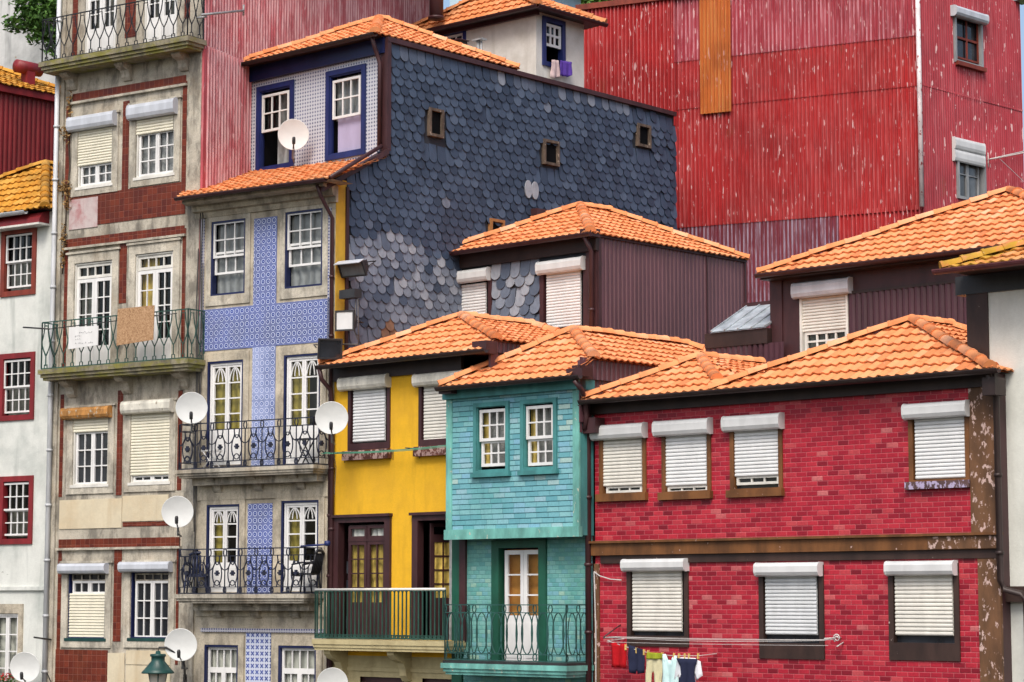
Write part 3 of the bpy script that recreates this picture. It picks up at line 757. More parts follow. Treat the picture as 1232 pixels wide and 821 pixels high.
bm = bmesh.new(); l = Vector((0,0,.06)); q = Vector((um,ve,ze)); p = Vector((ua,va,zr)); cap_line(bm, p+(q-p)*.72+l, p+l); o = bm_obj(bm,'hip_tiles',M['roof'],red,R)
va2 = 1.45; ua2,zr2 = R.at(1097,388,va2)
hip_roof(red, R, um-.25, R.at(1190,445,ve)[0], ve, 4.3, ze+.004, ua2, va2, 2.7, zr2)
gutter(red, R, e0[0]-.06, e1[0]+.03, ve-.06, ze, 'dark_brown')
x0 = uL-.05
pipe(red, R, [(x0,-.38,ze-.05),(x0-.02,-.30,ze-.25),(x0-.03,-.12,ze-.55),(x0-.03,-.12,0)], .06, 'maroon')
m = MB(); m.box(x0-.12,x0+.32,-.30,-.02,ze-.62,ze-.32); m.build('gutter_box', M['maroon'], red, R)
xr = uR+.07
za = R.at(1205,706,-.1)[1]
pipe(red, R, [(xr,-.36,ze-.06),(xr,-.12,ze-.45),(xr,-.12,za+.1),(xr+.08,-.12,za-.05),(xr+.40,-.12,za-.12),(xr+.48,-.12,za-.25),(xr+.48,-.12,0)], .055, 'dark_brown')
m = MB(); m.box(uR-.05,uR+.20,-.36,-.02,ze-.42,ze-.12); m.build('gutter_box', M['dark_brown'], red, R)
pts = [R.at(713,688,-.1),R.at(722,693,-.05),R.at(735,697,-.05),R.at(748,698,-.05)]
m = MB(); m.tube([(u,-.06,z) for u,z in pts], .012, 4); m.tube([(uL+.02,-.06,pts[0][1]),(uL+.05,-.05,pts[0][1]-1.2),(uL+.03,-.05,.5)], .012, 4); m.build('cable', M['wire_white'], red, R)
# clothes line stretched over the lower windows
zc = R.at(860,768,-.35)[1]; ca,cb = R.at(728,768,-.45)[0], R.at(1000,768,-.30)[0]
cl = empty('clothes_line', R, ca, 0, zc, 'white clothes line strung across the lower windows of the crimson tile house', 'clothes line')
m = MB()
for v,dz,sag in ((-.22,0,.015),(-.34,.0,.03),(-.46,-.01,.045),(-.40,-.10,.01)):
    m.tube([(ca+(cb-ca)*i/16, v, zc+dz-sag*math.sin(PI*i/16)) for i in range(17)], .0055, 4)
m.build('line', M['wire_white'], cl, R)
m = MB(); m.tube([(ca,0,zc-.02),(ca,-.5,zc-.02)],.014,6); m.tube([(ca,0,zc+.22),(ca,-.48,zc)],.012,6); m.build('line_bracket', M['dark_metal'], cl, R)
m = MB(); m.tube([(cb,0,zc+.03),(cb,-.5,zc+.02)],.014,6)
sp = [(cb+.05+(.02+.012*t)*math.cos(t*2.2), -.2, zc+.03+(.02+.012*t)*math.sin(t*2.2)) for t in [i*.25 for i in range(20)]]
m.tube(sp, .012, 5); m.tube([(cb+.05,-.2,zc-.12),(cb+.05,0,zc-.05)],.012,5); m.build('line_bracket', M['wire_white'], cl, R)
# second, lower line with the washing on it
vL = -.50
la, lb_ = R.at(731,771,vL), R.at(842,789,vL)
ln = empty('washing_line', R, la[0], vL, la[1], 'short sagging line carrying the washing beneath the first lower shuttered window', 'clothes line')
m = MB(); lp = [(la[0]+(lb_[0]-la[0])*i/12, vL, la[1]+(lb_[1]-la[1])*i/12-.10*math.sin(PI*i/12)) for i in range(13)]
m.tube(lp, .007, 4); m.tube([lp[0],(lp[0][0],0,lp[0][2]+.03)],.01,4); m.tube([lp[-1],(lp[-1][0],0,lp[-1][2]+.03)],.01,4); m.build('line', M['wire_white'], ln, R)
for px_ in (753,766,775,780,797,811,817,824,829,840):
    u = R.at(px_,785,vL)[0]; t = (u-la[0])/(lb_[0]-la[0]); z = la[1]+(lb_[1]-la[1])*t-.10*math.sin(PI*max(0,min(1,t)))
    m = MB(); m.box(u-.012,u+.012,vL-.02,vL+.02,z-.06,z+.045); m.build('clothes_peg', M['peg'], ln, R)
def cloth(name, poly, mat, label, cat, v=vL, f=R, grp='washing hung out on the line', extra=None, fold=.02):
    pts = [f.at(x,y,v) for x,y in poly]
    us = [p[0] for p in pts]; c = sum(us)/len(us); zt_ = max(p[1] for p in pts)
    e = empty(name, f, c, v, zt_, label, cat, grp)
    def sheet(pp, mt, nm, dv=0):
        bm = bmesh.new(); vs = [bm.verts.new((u,0,z)) for u,z in pp]; bm.faces.new(vs)
        lo_u,hi_u = min(u for u,_ in pp),max(u for u,_ in pp); lo_z,hi_z = min(z for _,z in pp),max(z for _,z in pp)
        for i in range(1,9): bmesh.ops.bisect_plane(bm, geom=bm.verts[:]+bm.edges[:]+bm.faces[:], plane_co=(lo_u+(hi_u-lo_u)*i/9,0,0), plane_no=(1,0,0))
        for i in range(1,6): bmesh.ops.bisect_plane(bm, geom=bm.verts[:]+bm.edges[:]+bm.faces[:], plane_co=(0,0,lo_z+(hi_z-lo_z)*i/6), plane_no=(0,0,1))
        for q in bm.verts:
            t = (hi_z-q.co.z)/(hi_z-lo_z+1e-6); q.co.y = v+dv+fold*(math.sin(q.co.x*31)*(.4+t)+.5*math.sin(q.co.x*53+q.co.z*9))
        for fc in bm.faces: fc.smooth = True
        r_ = bmesh.ops.extrude_face_region(bm, geom=bm.faces[:])
        for g in r_['geom']:
            if isinstance(g, bmesh.types.BMVert): g.co.y -= .012
        return bm_obj(bm, nm, M[mt], e, f)
    sheet(pts, mat, 'fabric')
    for (nm, pl, mt) in (extra or []): sheet([f.at(x,y,v-.03) for x,y in pl], mt, nm, -.03)
    return e
cloth('red_top', [(735,774),(741,773),(744,776),(749,775),(753,774),(753,804),(736,803)], 'cloth_red', 'plain red sleeveless top, first garment on the washing line', 'top')
cloth('navy_shorts', [(757,776),(775,782),(776,796),(774,810),(768,811),(766,806),(764,811),(757,809),(756,790)], 'cloth_navy', 'dark navy shorts hanging between the red top and the pale trousers', 'shorts')
cloth('pale_trousers', [(779,787),(797,787),(797,806),(795,828),(789,828),(788,810),(786,808),(784,810),(783,828),(777,828)], 'cloth_beige', 'pale beige trousers with a green patterned waistband pegged on the line', 'trousers', extra=[('waistband',[(779,785),(797,786),(797,793),(779,793)],'waist_green')])
cloth('tank_top', [(798,787),(801,787),(804,794),(808,795),(811,789),(814,789),(815,798),(816,828),(797,828)], 'cloth_cyan', 'pale cyan tank top pegged beside the beige trousers', 'tank top')
cloth('shirt', [(814,793),(820,791),(836,792),(843,796),(845,813),(839,819),(836,812),(836,828),(818,828),(817,812),(812,818)], 'cloth_white', 'navy and white shirt with white sleeves, last garment on the line', 'shirt',
      extra=[('shirt_front',[(814,792),(840,793),(836,802),(835,812),(839,828),(815,828),(820,812),(819,802)],'cloth_navy')])
# ================================================================== teal house
vt = -.40
tL, tR = R.at(538,560,vt)[0], R.at(697,560,vt)[0]
ve_t = -.70
t0, t1 = R.at(531,470,ve_t), R.at(698,449,ve_t); zet = (t0[1]+t1[1])/2
zb = (R.at(538,647,vt)[1]+R.at(697,645,vt)[1])/2
teal = empty('teal_house', R, tL, 0, 0, 'narrow teal tiled house with overhanging upper storey and green framed balcony door', 'house')
HT = []
for (a,s) in (((571,613.5,484,571),(577,609,492.5,561)),((627.5,671,480,568),(633,666,488,560))):
    r = R.R(*a,vt); FT = R.shift(0,vt); W = part_ring(teal, FT, r, .085, M['teal_trim'], 'window', v0=-.05)
    m = MB(); m.ring((r[0]+.05,r[1]-.05,r[2]+.05,r[3]-.05), .05, -.02, .05); m.build('inner_frame', M['teal_trim'], W, FT)
    sill(W, FT, (r[0]-.04,r[1]+.04,r[2]-.05,r[2]+.03), 'teal_trim', -.09)
    q = R.R(*s,vt); zm = q[2]+(q[3]-q[2])*.46
    sash(W, FT, (q[0],q[1],zm-.02,q[3]), 3, 2, t=.03, v0=.0, v1=.04, edge=.06); sash(W, FT, (q[0]+.01,q[1]-.01,q[2],zm), 3, 2, t=.03, v0=.045, v1=.083, edge=.06)
    pane(W, FT, q, 'glass_clear'); 
    for (c0,c1,mt) in ((q[0],q[0]+.16,'curtain_yellow'),(q[0]+.12,q[1],'curtain_lace')): curtain(W, FT, (c0,c1,q[2],q[3]), mt, .15 if mt!='curtain_lace' else .2)
    backing(W, FT, q); HT.append(hole_of(r))
zu = zet-.02
m = MB(); m.wall(tL, tR, zb, zu, HT, vt); m.quad((tL,0,zb),(tL,vt,zb),(tL,vt,zu),(tL,0,zu)); m.build('upper_wall', M['teal_board'], teal, R)
m = MB(); m.quad((tR,vt,zb),(tR,.02,zb),(tR,.02,zu),(tR,vt,zu)); m.build('return_wall', M['teal_trim'], teal, R)
m = MB(); m.quad((tL,vt,zb),(tL,.02,zb),(tR,.02,zb),(tR,vt,zb)); m.build('overhang_soffit', M['teal_trim'], teal, R)
for (a,c) in ((tL-.01,tL+.15),(tR-.15,tR+.012)):
    m = MB(); m.box(a,c,vt-.025,vt+.02,zb+.02,zu); m.build('corner_board', M['teal_post'], teal, R)
m = MB(); m.box(tL-.03,tR+.03,vt-.06,vt+.05,zb-.03,zb+.17); m.build('sill_board', M['teal_post'], teal, R)
m = MB(); m.box(tL-.05,tR+.04,vt-.1,.02,zu-.20,zu); m.build('fascia', M['teal_trim'], teal, R)
# lower storey
gL, gR = R.at(546,720)[0], R.at(713,720)[0]
ds = R.R(593,658.5,649,800); dw = R.R(606,652,662,798)
W = part_ring(teal, R, (ds[0],ds[1],ds[2],zb-.05), .2, M['green_frame'], 'balcony_door', v0=-.05, wb=.02, wt=.16)
def door_leaves(W, f, r, ncol, nrow, low, mat='white_paint', t=.03, edge=.07, v0=.03, v1=.075, arcs=False, gl='glass_clear'):
    u0,u1,z0,z1 = r; um_ = (u0+u1)/2; zl = z0+(z1-z0)*low
    for a,c in ((u0,um_-.004),(um_+.004,u1)):
        m = MB(); m.sash((a,c,zl-edge,z1), ncol, nrow, t, v0, v1, edge); m.box(a,c,v0,v1,z0,zl-edge); m.box(a+.06,c-.06,v0-.012,v0+.01,z0+.1,zl-edge-.06)
        if arcs:
            za_ = z1-(z1-zl)/nrow; h = z1-edge-za_; mid = (a+c)/2; hw = (c-a)/2-edge
            for sg in (1,-1):
                m.tube([(mid+sg*hw*(1-x)*1.0, v0+.02, za_+h*y) for x,y in ((0,.05),(.12,.35),(.35,.65),(.65,.88),(1,1))], .017, 4)
                m.tube([(mid+sg*hw*x, v0+.02, za_+h*y) for x,y in ((.42,.0),(.38,.3),(.25,.6),(0,1))], .014, 4)
        m.build('door_leaf', M[mat], W, f)
    pane(W, f, (u0+.03,u1-.03,zl,z1-.03), gl, v1+.005)
door_leaves(W, R, dw, 1, 3, .42, edge=.085)
backing(W, R, dw, 'lit_orange', .24)
m = MB(); m.wall(gL, gR, 0, zb, [(ds[0]+.03,ds[1]-.03,ds[2]+.02,zb-.08)], 0); m.build('lower_wall', M['teal_tile'], teal, R)
rpost = R.R(546.5,557.5,650,821); plate(teal, R, (gL-.01,rpost[1],0,zb-.002), 'green_frame', 'corner_post', -.05)
m = MB(); m.quad((gL,6,0),(gL,0,0),(gL,0,zu),(gL,6,zu)); m.quad((gR,0,0),(gR,6,0),(gR,6,zb),(gR,0,zb)); m.quad((gR,6,0),(gL,6,0),(gL,6,zu),(gR,6,zu)); m.build('party_wall', M['maroon'], teal, R)
ut = (t0[0]+t1[0])/2; vat, zrt = R.atu(690,400,ut)
rt_ = hip_roof(teal, R, t0[0], tR+.06, ve_t, 6.0, zet, ut, vat, 4.9, zrt, rc=.85)
m = MB(); m.corr(0, 6.0, lambda u: rt_['zq']+.02, lambda u: ze-.6, .14, .014, shape='box'); m.box(-.02,.16,-.04,.02,ze-.4,rt_['zq']-.05); m.build('cladding', M['maroon_sheet'], teal, R.side(tR+.0, vt))
gutter(teal, R, t0[0]-.08, t1[0]+.05, ve_t-.05, zet, 'dark_brown')
m = MB(); m.box(t0[0]-.1,t0[0]+.25,ve_t+.02,-.2,zet-.12,zet+.10); m.build('eave_box', M['maroon'], teal, R)
m = MB(); m.box(t1[0]-.40,t1[0]+.02,ve_t+.04,ve_t+.34,zet+.0,zet+.16); m.box(tR-.1,tR+.1,ve_t+.2,vt+.3,zet-.02,zet+.24); m.build('eave_box', M['maroon'], teal, R)
x1 = tR+.06
pipe(teal, R, [(t1[0]-.1,ve_t-.05,zet-.08),(t1[0]-.05,-.62,zet-.25),(x1+.05,-.35,zet-.42),(x1+.05,-.3,zet-.75),(x1+.0,-.3,zet-1.0)], .055, 'maroon', clamps=False)
# balcony
vb_ = -.78
z_s1 = R.at(620,800,vb_)[1]; z_s0 = R.at(620,811,vb_)[1]
bL, bR = R.at(530,805,vb_)[0], R.at(714,805,0)[0]
bal = moulded_slab(teal, R, bL, bR, vb_, z_s0-.05, z_s1, 'teal_post')
m = MB(); m.box(bL+.03,bR-.03,vb_+.03,.02,z_s1,z_s1+.05); m.build('balcony_floor', M['dark_metal'], bal, R)
zrt_ = R.at(620,728,vb_)[1]
railing(bal, R, [(bL+.06,-.02),(bL+.06,vb_+.06),(bR-.06,vb_+.06),(bR-.06,-.02)], z_s1+.07, zrt_-z_s1-.07, pat_ell, .43, 'iron_teal', .012, .014)
# ================================================================== yellow house
yL, yR = R.at(402,560)[0], gL+.01
y0, y1 = R.at(387,442,-.4), R.at(585,420,-.4); zey = (y0[1]+y1[1])/2
yel = empty('yellow_house', R, yL, 0, 0, 'bright yellow rendered house with maroon door frames and dark green balcony bars', 'house')
HY = []
for i,(a,bx,sh,sl) in enumerate((((419.5,470,458,541),(410,466,452.5,468),(425,463,466,531.5),(416.5,471.5,542,553)),((504.5,561,455,536),(500,556,448,463),(510,556,462,530.5),(502,561,536.5,548)))):
    r = roller(yel, R, a, bx, sh, 'maroon', bmat='box_dirty', w=.09, wb=.14)
    W = [o for o in yel.children if o.name.startswith('window')][-1]
    sill(W, R, R.R(*sl), 'sill_peel', -.13); HY.append(hole_of(r))
for i,(a,dr) in enumerate((((402.5,471,619,772),(418,463,632,772)),((497.5,562,616,772),(511,558,629,772)))):
    r = R.R(*a); W = part_ring(yel, R, r, .17, M['maroon'], 'balcony_door', v0=-.06, wb=.02, wt=.17); HY.append(hole_of(r))
    m = MB(); m.box(r[0]-.03,r[1]+.03,-.12,.0,r[3]-.06,r[3]+.0); m.build('door_cornice', M['maroon'], W, R)
    q = R.R(*dr)
    if i == 0:
        m = MB(); zt2 = q[3]-.34; u0,u1,z0,z1 = q; mid = (u0+u1)/2
        for a2,c2 in ((u0,mid-.01),(mid+.01,u1)):
            m.ring((a2,c2,zt2+.04,z1), .07, .02, .07); m.box(a2,c2,.02,.07,z0,z0+.75)
            m.sash((a2,c2,z0+.75,zt2), 2, 4, .028, .02, .07, .075)
        m.box(u0,u1,.01,.08,zt2-.0,zt2+.045); m.build('door_leaf', M['maroon'], W, R)
        pane(W, R, (u0,u1,z0+.7,z1), 'glass_clear', .075); curtain(W, R, (u0,u1,z0+.6,zt2), 'curtain_yellow', .14); curtain(W, R, (u0,u1,zt2,z1), 'curtain_pale', .11); backing(W, R, q, 'unlit_black', .4)
    else:
        u0,u1,z0,z1 = q; m = MB()
        # one leaf swung into the room, glazing bars on it
        hl = Frame((R.w(u0+.12,.06,0)).x, (R.w(u0+.12,.06,0)).y, 43-78)
        m.sash((0,.62,z0+.8,z1-.3), 2, 4, .03, 0, .05, .09); m.box(0,.62,0,.05,z0,z0+.8); m.ring((0,.62,z1-.3,z1), .07, 0, .05); m.build('door_leaf', M['maroon'], W, hl)
        m = MB(); m.box(.05,.57,.02,.03,z0+.8,z1-.3); m.build('leaf_curtain', M['curtain_yellow'], W, hl)
        curtain(W, R, (u0+.42,u1,z0,z1), 'curtain_sheer', .3); backing(W, R, q, 'unlit_black', 1.0)
ys = R.at(470,784,0)[1]
zgd = R.at(470,815)[1]
HG = [R.R(433,486,815,900), R.R(508,548,817,900)]
m = MB(); m.wall(yL, yR, ys-.1, zey-.02, HY, 0); m.build('wall', M['yellow'], yel, R)
m = MB(); m.wall(yL, yR, 0, ys-.1, [(g[0],g[1],0.02,g[3]) for g in HG], 0); m.build('ground_floor_wall', M['yellow_stone'], yel, R)
for g in HG:
    W = part_ring(yel, R, (g[0]-.02,g[1]+.02,0.01,g[3]+.02), .14, M['maroon'], 'street_door', v0=.08, v1=.2, wb=.02); m = MB(); m.box(g[0]+.1,g[1]-.1,.14,.19,.03,g[3]-.12); m.build('door_leaf', M['dark_brown'], W, R)
m = MB(); m.box(yL,yR-.02,-.03,.02,ys-.42,ys-.34); m.box(yL,yR-.02,-.03,.02,ys-.70,ys-.66); m.build('stone_course', M['yellow_stone'], yel, R)
m = MB(); m.quad((yL,V_ATTIC,0),(yL,0,0),(yL,0,zey),(yL,V_ATTIC,zey)); m.quad((yR,V_ATTIC,0),(yL,V_ATTIC,0),(yL,V_ATTIC,zey),(yR,V_ATTIC,zey)); m.build('party_wall', M['maroon'], yel, R)
m = MB(); m.box(yL-.02,yR+.25,-.07,.02,zey-.31,zey-.02); m.build('fascia', M['dark_brown'], yel, R)
uy = (y0[0]+y1[0])/2; vay, zry = R.atu(555,383,uy)
ry_ = hip_roof(yel, R, y0[0], y1[0]-.12, -.4, V_ATTIC-.05, zey, uy, vay, 3.6, zry, rc=.7)
m = MB(); m.corr(0, V_ATTIC, lambda u: ry_['zq']+.02, lambda u: zey-2.2, .14, .014, shape='box'); m.box(-.02,.2,-.04,.02,zey-.5,ry_['zq']-.02); m.build('cladding', M['maroon_sheet'], yel, R.side(y1[0]-.18, -.1))
gutter(yel, R, y0[0]-.08, y1[0]+.05, -.45, zey, 'dark_brown')
m = MB(); m.box(y1[0]-.42,y1[0]-.02,-.38,-.05,zey-.06,zey+.20); m.build('eave_box', M['maroon'], yel, R)
pipe(yel, R, [(y0[0]-.02,-.45,zey-.05),(y0[0]+.02,-.42,zey-.28),(yL+.0,-.12,zey-.5),(yL+.02,-.08,zey-.9),(yL+.02,-.08,0)], .05, 'maroon')
vy = -.64
zs1, zs0 = R.at(460,770.5,vy)[1], R.at(460,784,vy)[1]
cL, cR = R.at(375,776,vy)[0], bL-.03
bal = moulded_slab(yel, R, cL, cR, vy, zs0, zs1, 'yellow_stone', .04)
for px_ in (411,487): bracket(bal, R, R.at(px_,800)[0]+.1, .2, vy+.12, zs0, .62, 'yellow_stone')
zrl = R.at(460,710,vy)[1]
railing(bal, R, [(cL+.05,-.02),(cL+.05,vy+.05),(cR-.03,vy+.05)], zs1+.03, zrl-zs1-.04, pat_bars, .118, 'iron_green', .017, .016, topmat='white_old')
# thin green clothes wire in front of the upper windows
wl = empty('window_clothes_wire', R, yL, -.3, R.at(470,541,-.3)[1], 'thin green clothes wire stretched under the upper windows of the yellow house', 'clothes line')
m = MB(); ua_,ub_ = R.at(391,541,-.3)[0], R.at(545,541,-.3)[0]; zw = R.at(468,541,-.3)[1]
for v,dz in ((-.2,0),(-.3,.02),(-.4,.0)): m.tube([(ua_+(ub_-ua_)*i/10,v,zw+dz-.04*math.sin(PI*i/10)) for i in range(11)], .009, 4)
m.build('line', M['wire_green'], wl, R)
m = MB()
for px_ in (415,473,505):
    m = MB(); u = R.at(px_,541,0)[0]; m.tube([(u,0,zw),(u,-.42,zw)], .012, 5); m.tube([(u,0,zw-.2),(u,0,zw+.02)], .012, 5); m.build('line_bracket', M['dark_metal'], wl, R)
# ================================================================== slate hung attic house behind the yellow one
A = R.shift(0, V_ATTIC)
a0, a1 = R.at(529,303,V_ATTIC-.3), R.at(711,285,V_ATTIC-.3); zea = (a0[1]+a1[1])/2
sL, sR = A.at(534,340)[0], A.at(719,330)[0]
zlow = zey-.6
sla = empty('slate_hung_house', A, sL, 0, zlow, 'set back attic house with slate front, two shuttered windows and plum coloured metal side wall', 'house')
HS = []
for (a,bx,sh) in (((541,592.5,330,405),(536.5,587,325,340),(546,584.5,342,402)),((650,707.5,315,404),(648,701,312,327.5),(657.5,698.5,326,394))):
    r = roller(sla, A, a, bx, sh, 'maroon', w=.12, wb=.14); HS.append(hole_of(r))
shell(sla, A, sL, sR, 0, 5.2, zlow, zea-.02, HS, 'slate_back', right=False)
zf = A.at(620,300)[1]
light = lambda u,z,rnd: rnd.choice((.9,.75,.6,.95,.2))
wh = [(h[0]-.06,h[1]+.06,h[2]-.1,h[3]+.3) for h in HS]
m = scales([(sL+.05,zlow+.4),(sR-.25,zlow+.4),(sR-.25,zea-.3),(sL+.05,zea-.3)], 0.0, .30, .22, .40, light, [(h[0]-.0,h[1]+.0,h[2]-.1,h[3]+.1) for h in HS], 5); m.build('slates', M['slate'], sla, A)
m = MB(); m.box(sL-.05,sR+.03,-.09,.02,zea-.34,zea-.02); m.build('fascia', M['dark_brown'], sla, A)
m = MB(); m.box(sR-.30,sR+.01,-.04,.02,zlow,zea-.34); m.build('corner_board', M['maroon'], sla, A)
m = MB(); m.box(sL-.02,sL+.14,-.04,.02,zlow,zea-.34); m.build('corner_board', M['maroon'], sla, A)
pipe(sla, A, [(sR-.1,-.32,zea-.05),(sR-.08,-.12,zea-.35),(sR-.08,-.12,zlow)], .055, 'maroon')
AS = A.side(sR); ve_end = A.atu(896,330,sR)[0]
m = MB(); m.corr(0, ve_end, lambda u: zea+.03, lambda u: zlow, .14, .014, shape='box'); m.build('cladding', M['maroon_sheet'], sla, AS)
m = MB(); m.box(0,.10,-.03,.02,zlow,zea); m.box(ve_end*.72,ve_end*.72+.04,-.035,.02,zlow,zea); m.box(0,ve_end+.02,-.06,.02,zea-.04,zea+.06); m.box(ve_end-.05,ve_end+.02,-.04,.02,zlow,zea); m.build('cover_strip', M['maroon'], sla, AS)
us_ = (a0[0]+a1[0])/2; vas, zrs = A.atu(698,250,us_)
hip_roof(sla, A, a0[0], sR+.06, -.3, ve_end, zea, us_+.0, vas, max(vas+.5,ve_end-2.3), zrs)
gutter(sla, A, a0[0]-.06, a1[0]+.05, -.36, zea, 'maroon')
m = MB(); m.box(sR-.22,sR+.10,-.34,-.02,zea-.06,zea+.12); m.build('eave_box', M['maroon'], sla, A)
cu, cz = A.at(640,262,2.6); m = MB(); m.box(cu-.3,cu+.35,2.4,3.0,zea,cz+.17); m.build('chimney', M['maroon'], sla, A)
# ================================================================== maroon house up on the right
MF = R.shift(0, V_MAR)
mL, mR = MF.at(929,400)[0], MF.at(1275,400)[0]
g0, g1 = MF.at(914,332,-.4), MF.at(1176,299,-.4); zem = (g0[1]+g1[1])/2
zml = ze-.8
mar = empty('maroon_house', MF, mL, 0, zml, 'dark maroon metal clad house with clean orange hip roof and one half shuttered window', 'house')
r = MF.R(963,1021,345,424); W = part_ring(mar, MF, r, .05, M['white_old'], 'window', v0=-.03)
shutter(W, MF, MF.R(963,1020,352,398)); shutbox(W, MF, MF.R(955.5,1022,337.5,356,-.1), 'box_alu'); q = MF.R(967,1019,397,422); sash(W, MF, q, 4, 2, 'white_old', .04, .03, .08, .07); pane(W, MF, r, 'glass_clear'); curtain(W, MF, (q[0],q[1],q[2],q[3]+.1), 'curtain_dim', .16); backing(W, MF, r)
shell(mar, MF, mL, mR, 0, 5.5, zml, zem-.02, [hole_of(r)], 'maroon')
m = MB(); m.box(mL-.02,mL+.28,-.035,.02,zml,zem-.05); m.build('corner_board', M['maroon'], mar, MF)
c0,c1 = MF.at(1023,400,-.03)[0], MF.at(1173,400,-.03)[0]; zct = MF.at(1097,345,-.03)[1]
m = MB(); m.corr(c0, c1+.6, lambda u: zct, lambda u: zml, .14, .02, -.03, shape='box'); m.build('cladding', M['maroon_sheet_dark'], mar, MF)
m = MB(); m.box(c0,c1+.6,-.055,.0,zct-.02,zct+.04); m.build('cover_strip', M['dark_brown'], mar, MF)
vam = 2.3; uam, zrm = MF.at(1214,233,vam)
hip_roof(mar, MF, g0[0], uam+(uam-g0[0])*.92, -.4, 5.6, zem, uam, vam, 3.6, zrm)
gutter(mar, MF, g0[0]-.05, mR, -.45, zem, 'maroon')
m = MB(); m.box(g0[0]-.02,mR,-.36,.02,zem-.10,zem-.02); m.build('fascia', M['dark_brown'], mar, MF)
# lean-to between the two attic houses
l0,l1 = MF.at(848,405,-.2)[0], mL+.02; zl1,zl0 = MF.at(888,398,-.2)[1], MF.at(888,416,-.2)[1]
m = MB(); m.box(l0,l1,-.2,.1,zl0,zl1); m.build('lean_to_beam', M['dark_brown'], mar, MF)
m = MB(); m.corr(l0, l1+.4, lambda u: zl0, lambda u: zml, .14, .02, -.16, shape='box'); m.build('lean_to_cladding', M['maroon_sheet_dark'], mar, MF)
zlt = MF.at(910,368,1.0)[1]; lr0 = MF.at(856,400,-.2)[0]
m = MB(); m.add([(lr0,-.24,zl1+.02),(l1,-.24,zl1+.02),(l1,1.0,zlt),(lr0,1.0,zlt)], [(0,1,2,3)]); m.add([(lr0,-.24,zl1),(l1,-.24,zl1),(l1,1.0,zlt-.02),(lr0,1.0,zlt-.02)], [(3,2,1,0)])
k = 5
for i in range(k):
    u = lr0+(l1-lr0)*i/(k-1)*.97+.02; m.tube([(u,-.24,zl1+.035),(u,1.0,zlt+.015)], .022, 4)
m.build('lean_to_roof', M['zinc'], mar, MF)
m = MB(); m.box(lr0-.1,l1,1.0,1.12,zlt-.3,zlt+.08); m.build('lean_to_flashing', M['maroon'], mar, MF)
# ================================================================== white house at the right end
vw = .30; wF = R.shift(0, vw)
wL = wF.at(1190,400)[0]; wR = wL+7
zwt = wF.at(1212,350)[1]
h0 = R.at(1132,327,-.5); h1 = R.at(1232,313,-.5); zeh = (h0[1]+h1[1])/2
rwh = empty('whitewashed_house', wF, wL, 0, 0, 'plain off white rendered house with mossy tiled eave above a dark board', 'house')
shell(rwh, wF, wL, wR, 0, 4.0, 0, zwt, [], 'white_clean')
m = MB(); m.box(wL-.62,wR,-.05,3.0,zwt,zeh-.02); m.build('fascia', M['dark_metal'], rwh, wF)
pr = wF.R(1172,1190,350,440); m = MB(); m.box(wL-.42,wL+.0,-.03,3.0,ze-1.2,zwt); m.build('corner_post', M['dark_brown_worn'], rwh, wF)
uah = h0[0]+3.2; vah = 2.4
hip_roof(rwh, R, h0[0]+.05, wR+.3, -.5, 4.6, zeh, uah, vah, 2.6, zeh+1.15, 'roof_moss', caps=('fl','fr'), l=.38)
gutter(rwh, R, h0[0]-.1, wR, -.56, zeh, 'gutter_worn')
zl = wF.at(1222,715)[1]; m = MB(); m.box(wF.at(1213,715)[0],wR,-.16,.02,zl-.13,zl+.13); m.build('stone_ledge', M['dark_brown_worn'], rwh, wF)
# ================================================================== blue azulejo house
bl_L = B.at(238,480)[0]
blu = empty('azulejo_house', B, bl_L, 0, 0, 'tall house with crossing bands of blue patterned tiles and a slate hung side wall', 'house')
FLR = {}
HB = []
def sash_win(b, f, r, cu, cols, rows, open_frac=0, mat='white_paint', ringmat='navy_line', w=.05, cur='curtain_sheer', name='window', sillm=None, lowm=None, v0=-.02):
    W = part_ring(b, f, r, w, M[ringmat], name, v0=v0); u0,u1,z0,z1 = r; q = (u0+w,u1-w*.4,z0+w*.5,z1-w*.6)
    zm = q[2]+(q[3]-q[2])*.52
    sash(W, f, (q[0],q[1],zm-.02,q[3]), cols, rows, mat, .028, .0, .04, .05)
    zb_ = q[2]+(q[3]-q[2])*open_frac
    if open_frac: sash(W, f, (q[0]+.015,q[1]-.015,zb_,zm+.12), cols, 1, mat, .028, .045, .083, .05)
    else: sash(W, f, (q[0]+.01,q[1]-.01,q[2],zm), cols, rows, mat, .028, .045, .083, .05)
    if cur: pane(W, f, (q[0],q[1],q[2],q[3]), 'glass_clear', .09); curtain(W, f, q, cur, .16); backing(W, f, q)
    else: pane(W, f, q, lowm or 'glass')
    if sillm: sill(W, f, (u0-.03,u1+.03,z0-.05,z0+.02), sillm)
    return r
r1 = B.R(254.5,296,265,355); r2 = B.R(343.5,389,253,346)
for r,sr in ((r1,B.R(247,306,258,369)),(r2,B.R(334,399,246,360))):
    sash_win(blu, B, r, None, 3, 2, .28); HB.append(hole_of(r))
    m = MB(); m.ring((r[0]-.14,r[1]+.14,r[2]-.22,r[3]+.14), .145, -.03, .03, .225, .145); m.build('stone_surround', M['granite_pale'], blu, B)
dd = [B.R(249.5,293,434,561), B.R(341.5,386,426,559), B.R(248.5,288.5,607,714), B.R(338.5,384,602,713)]
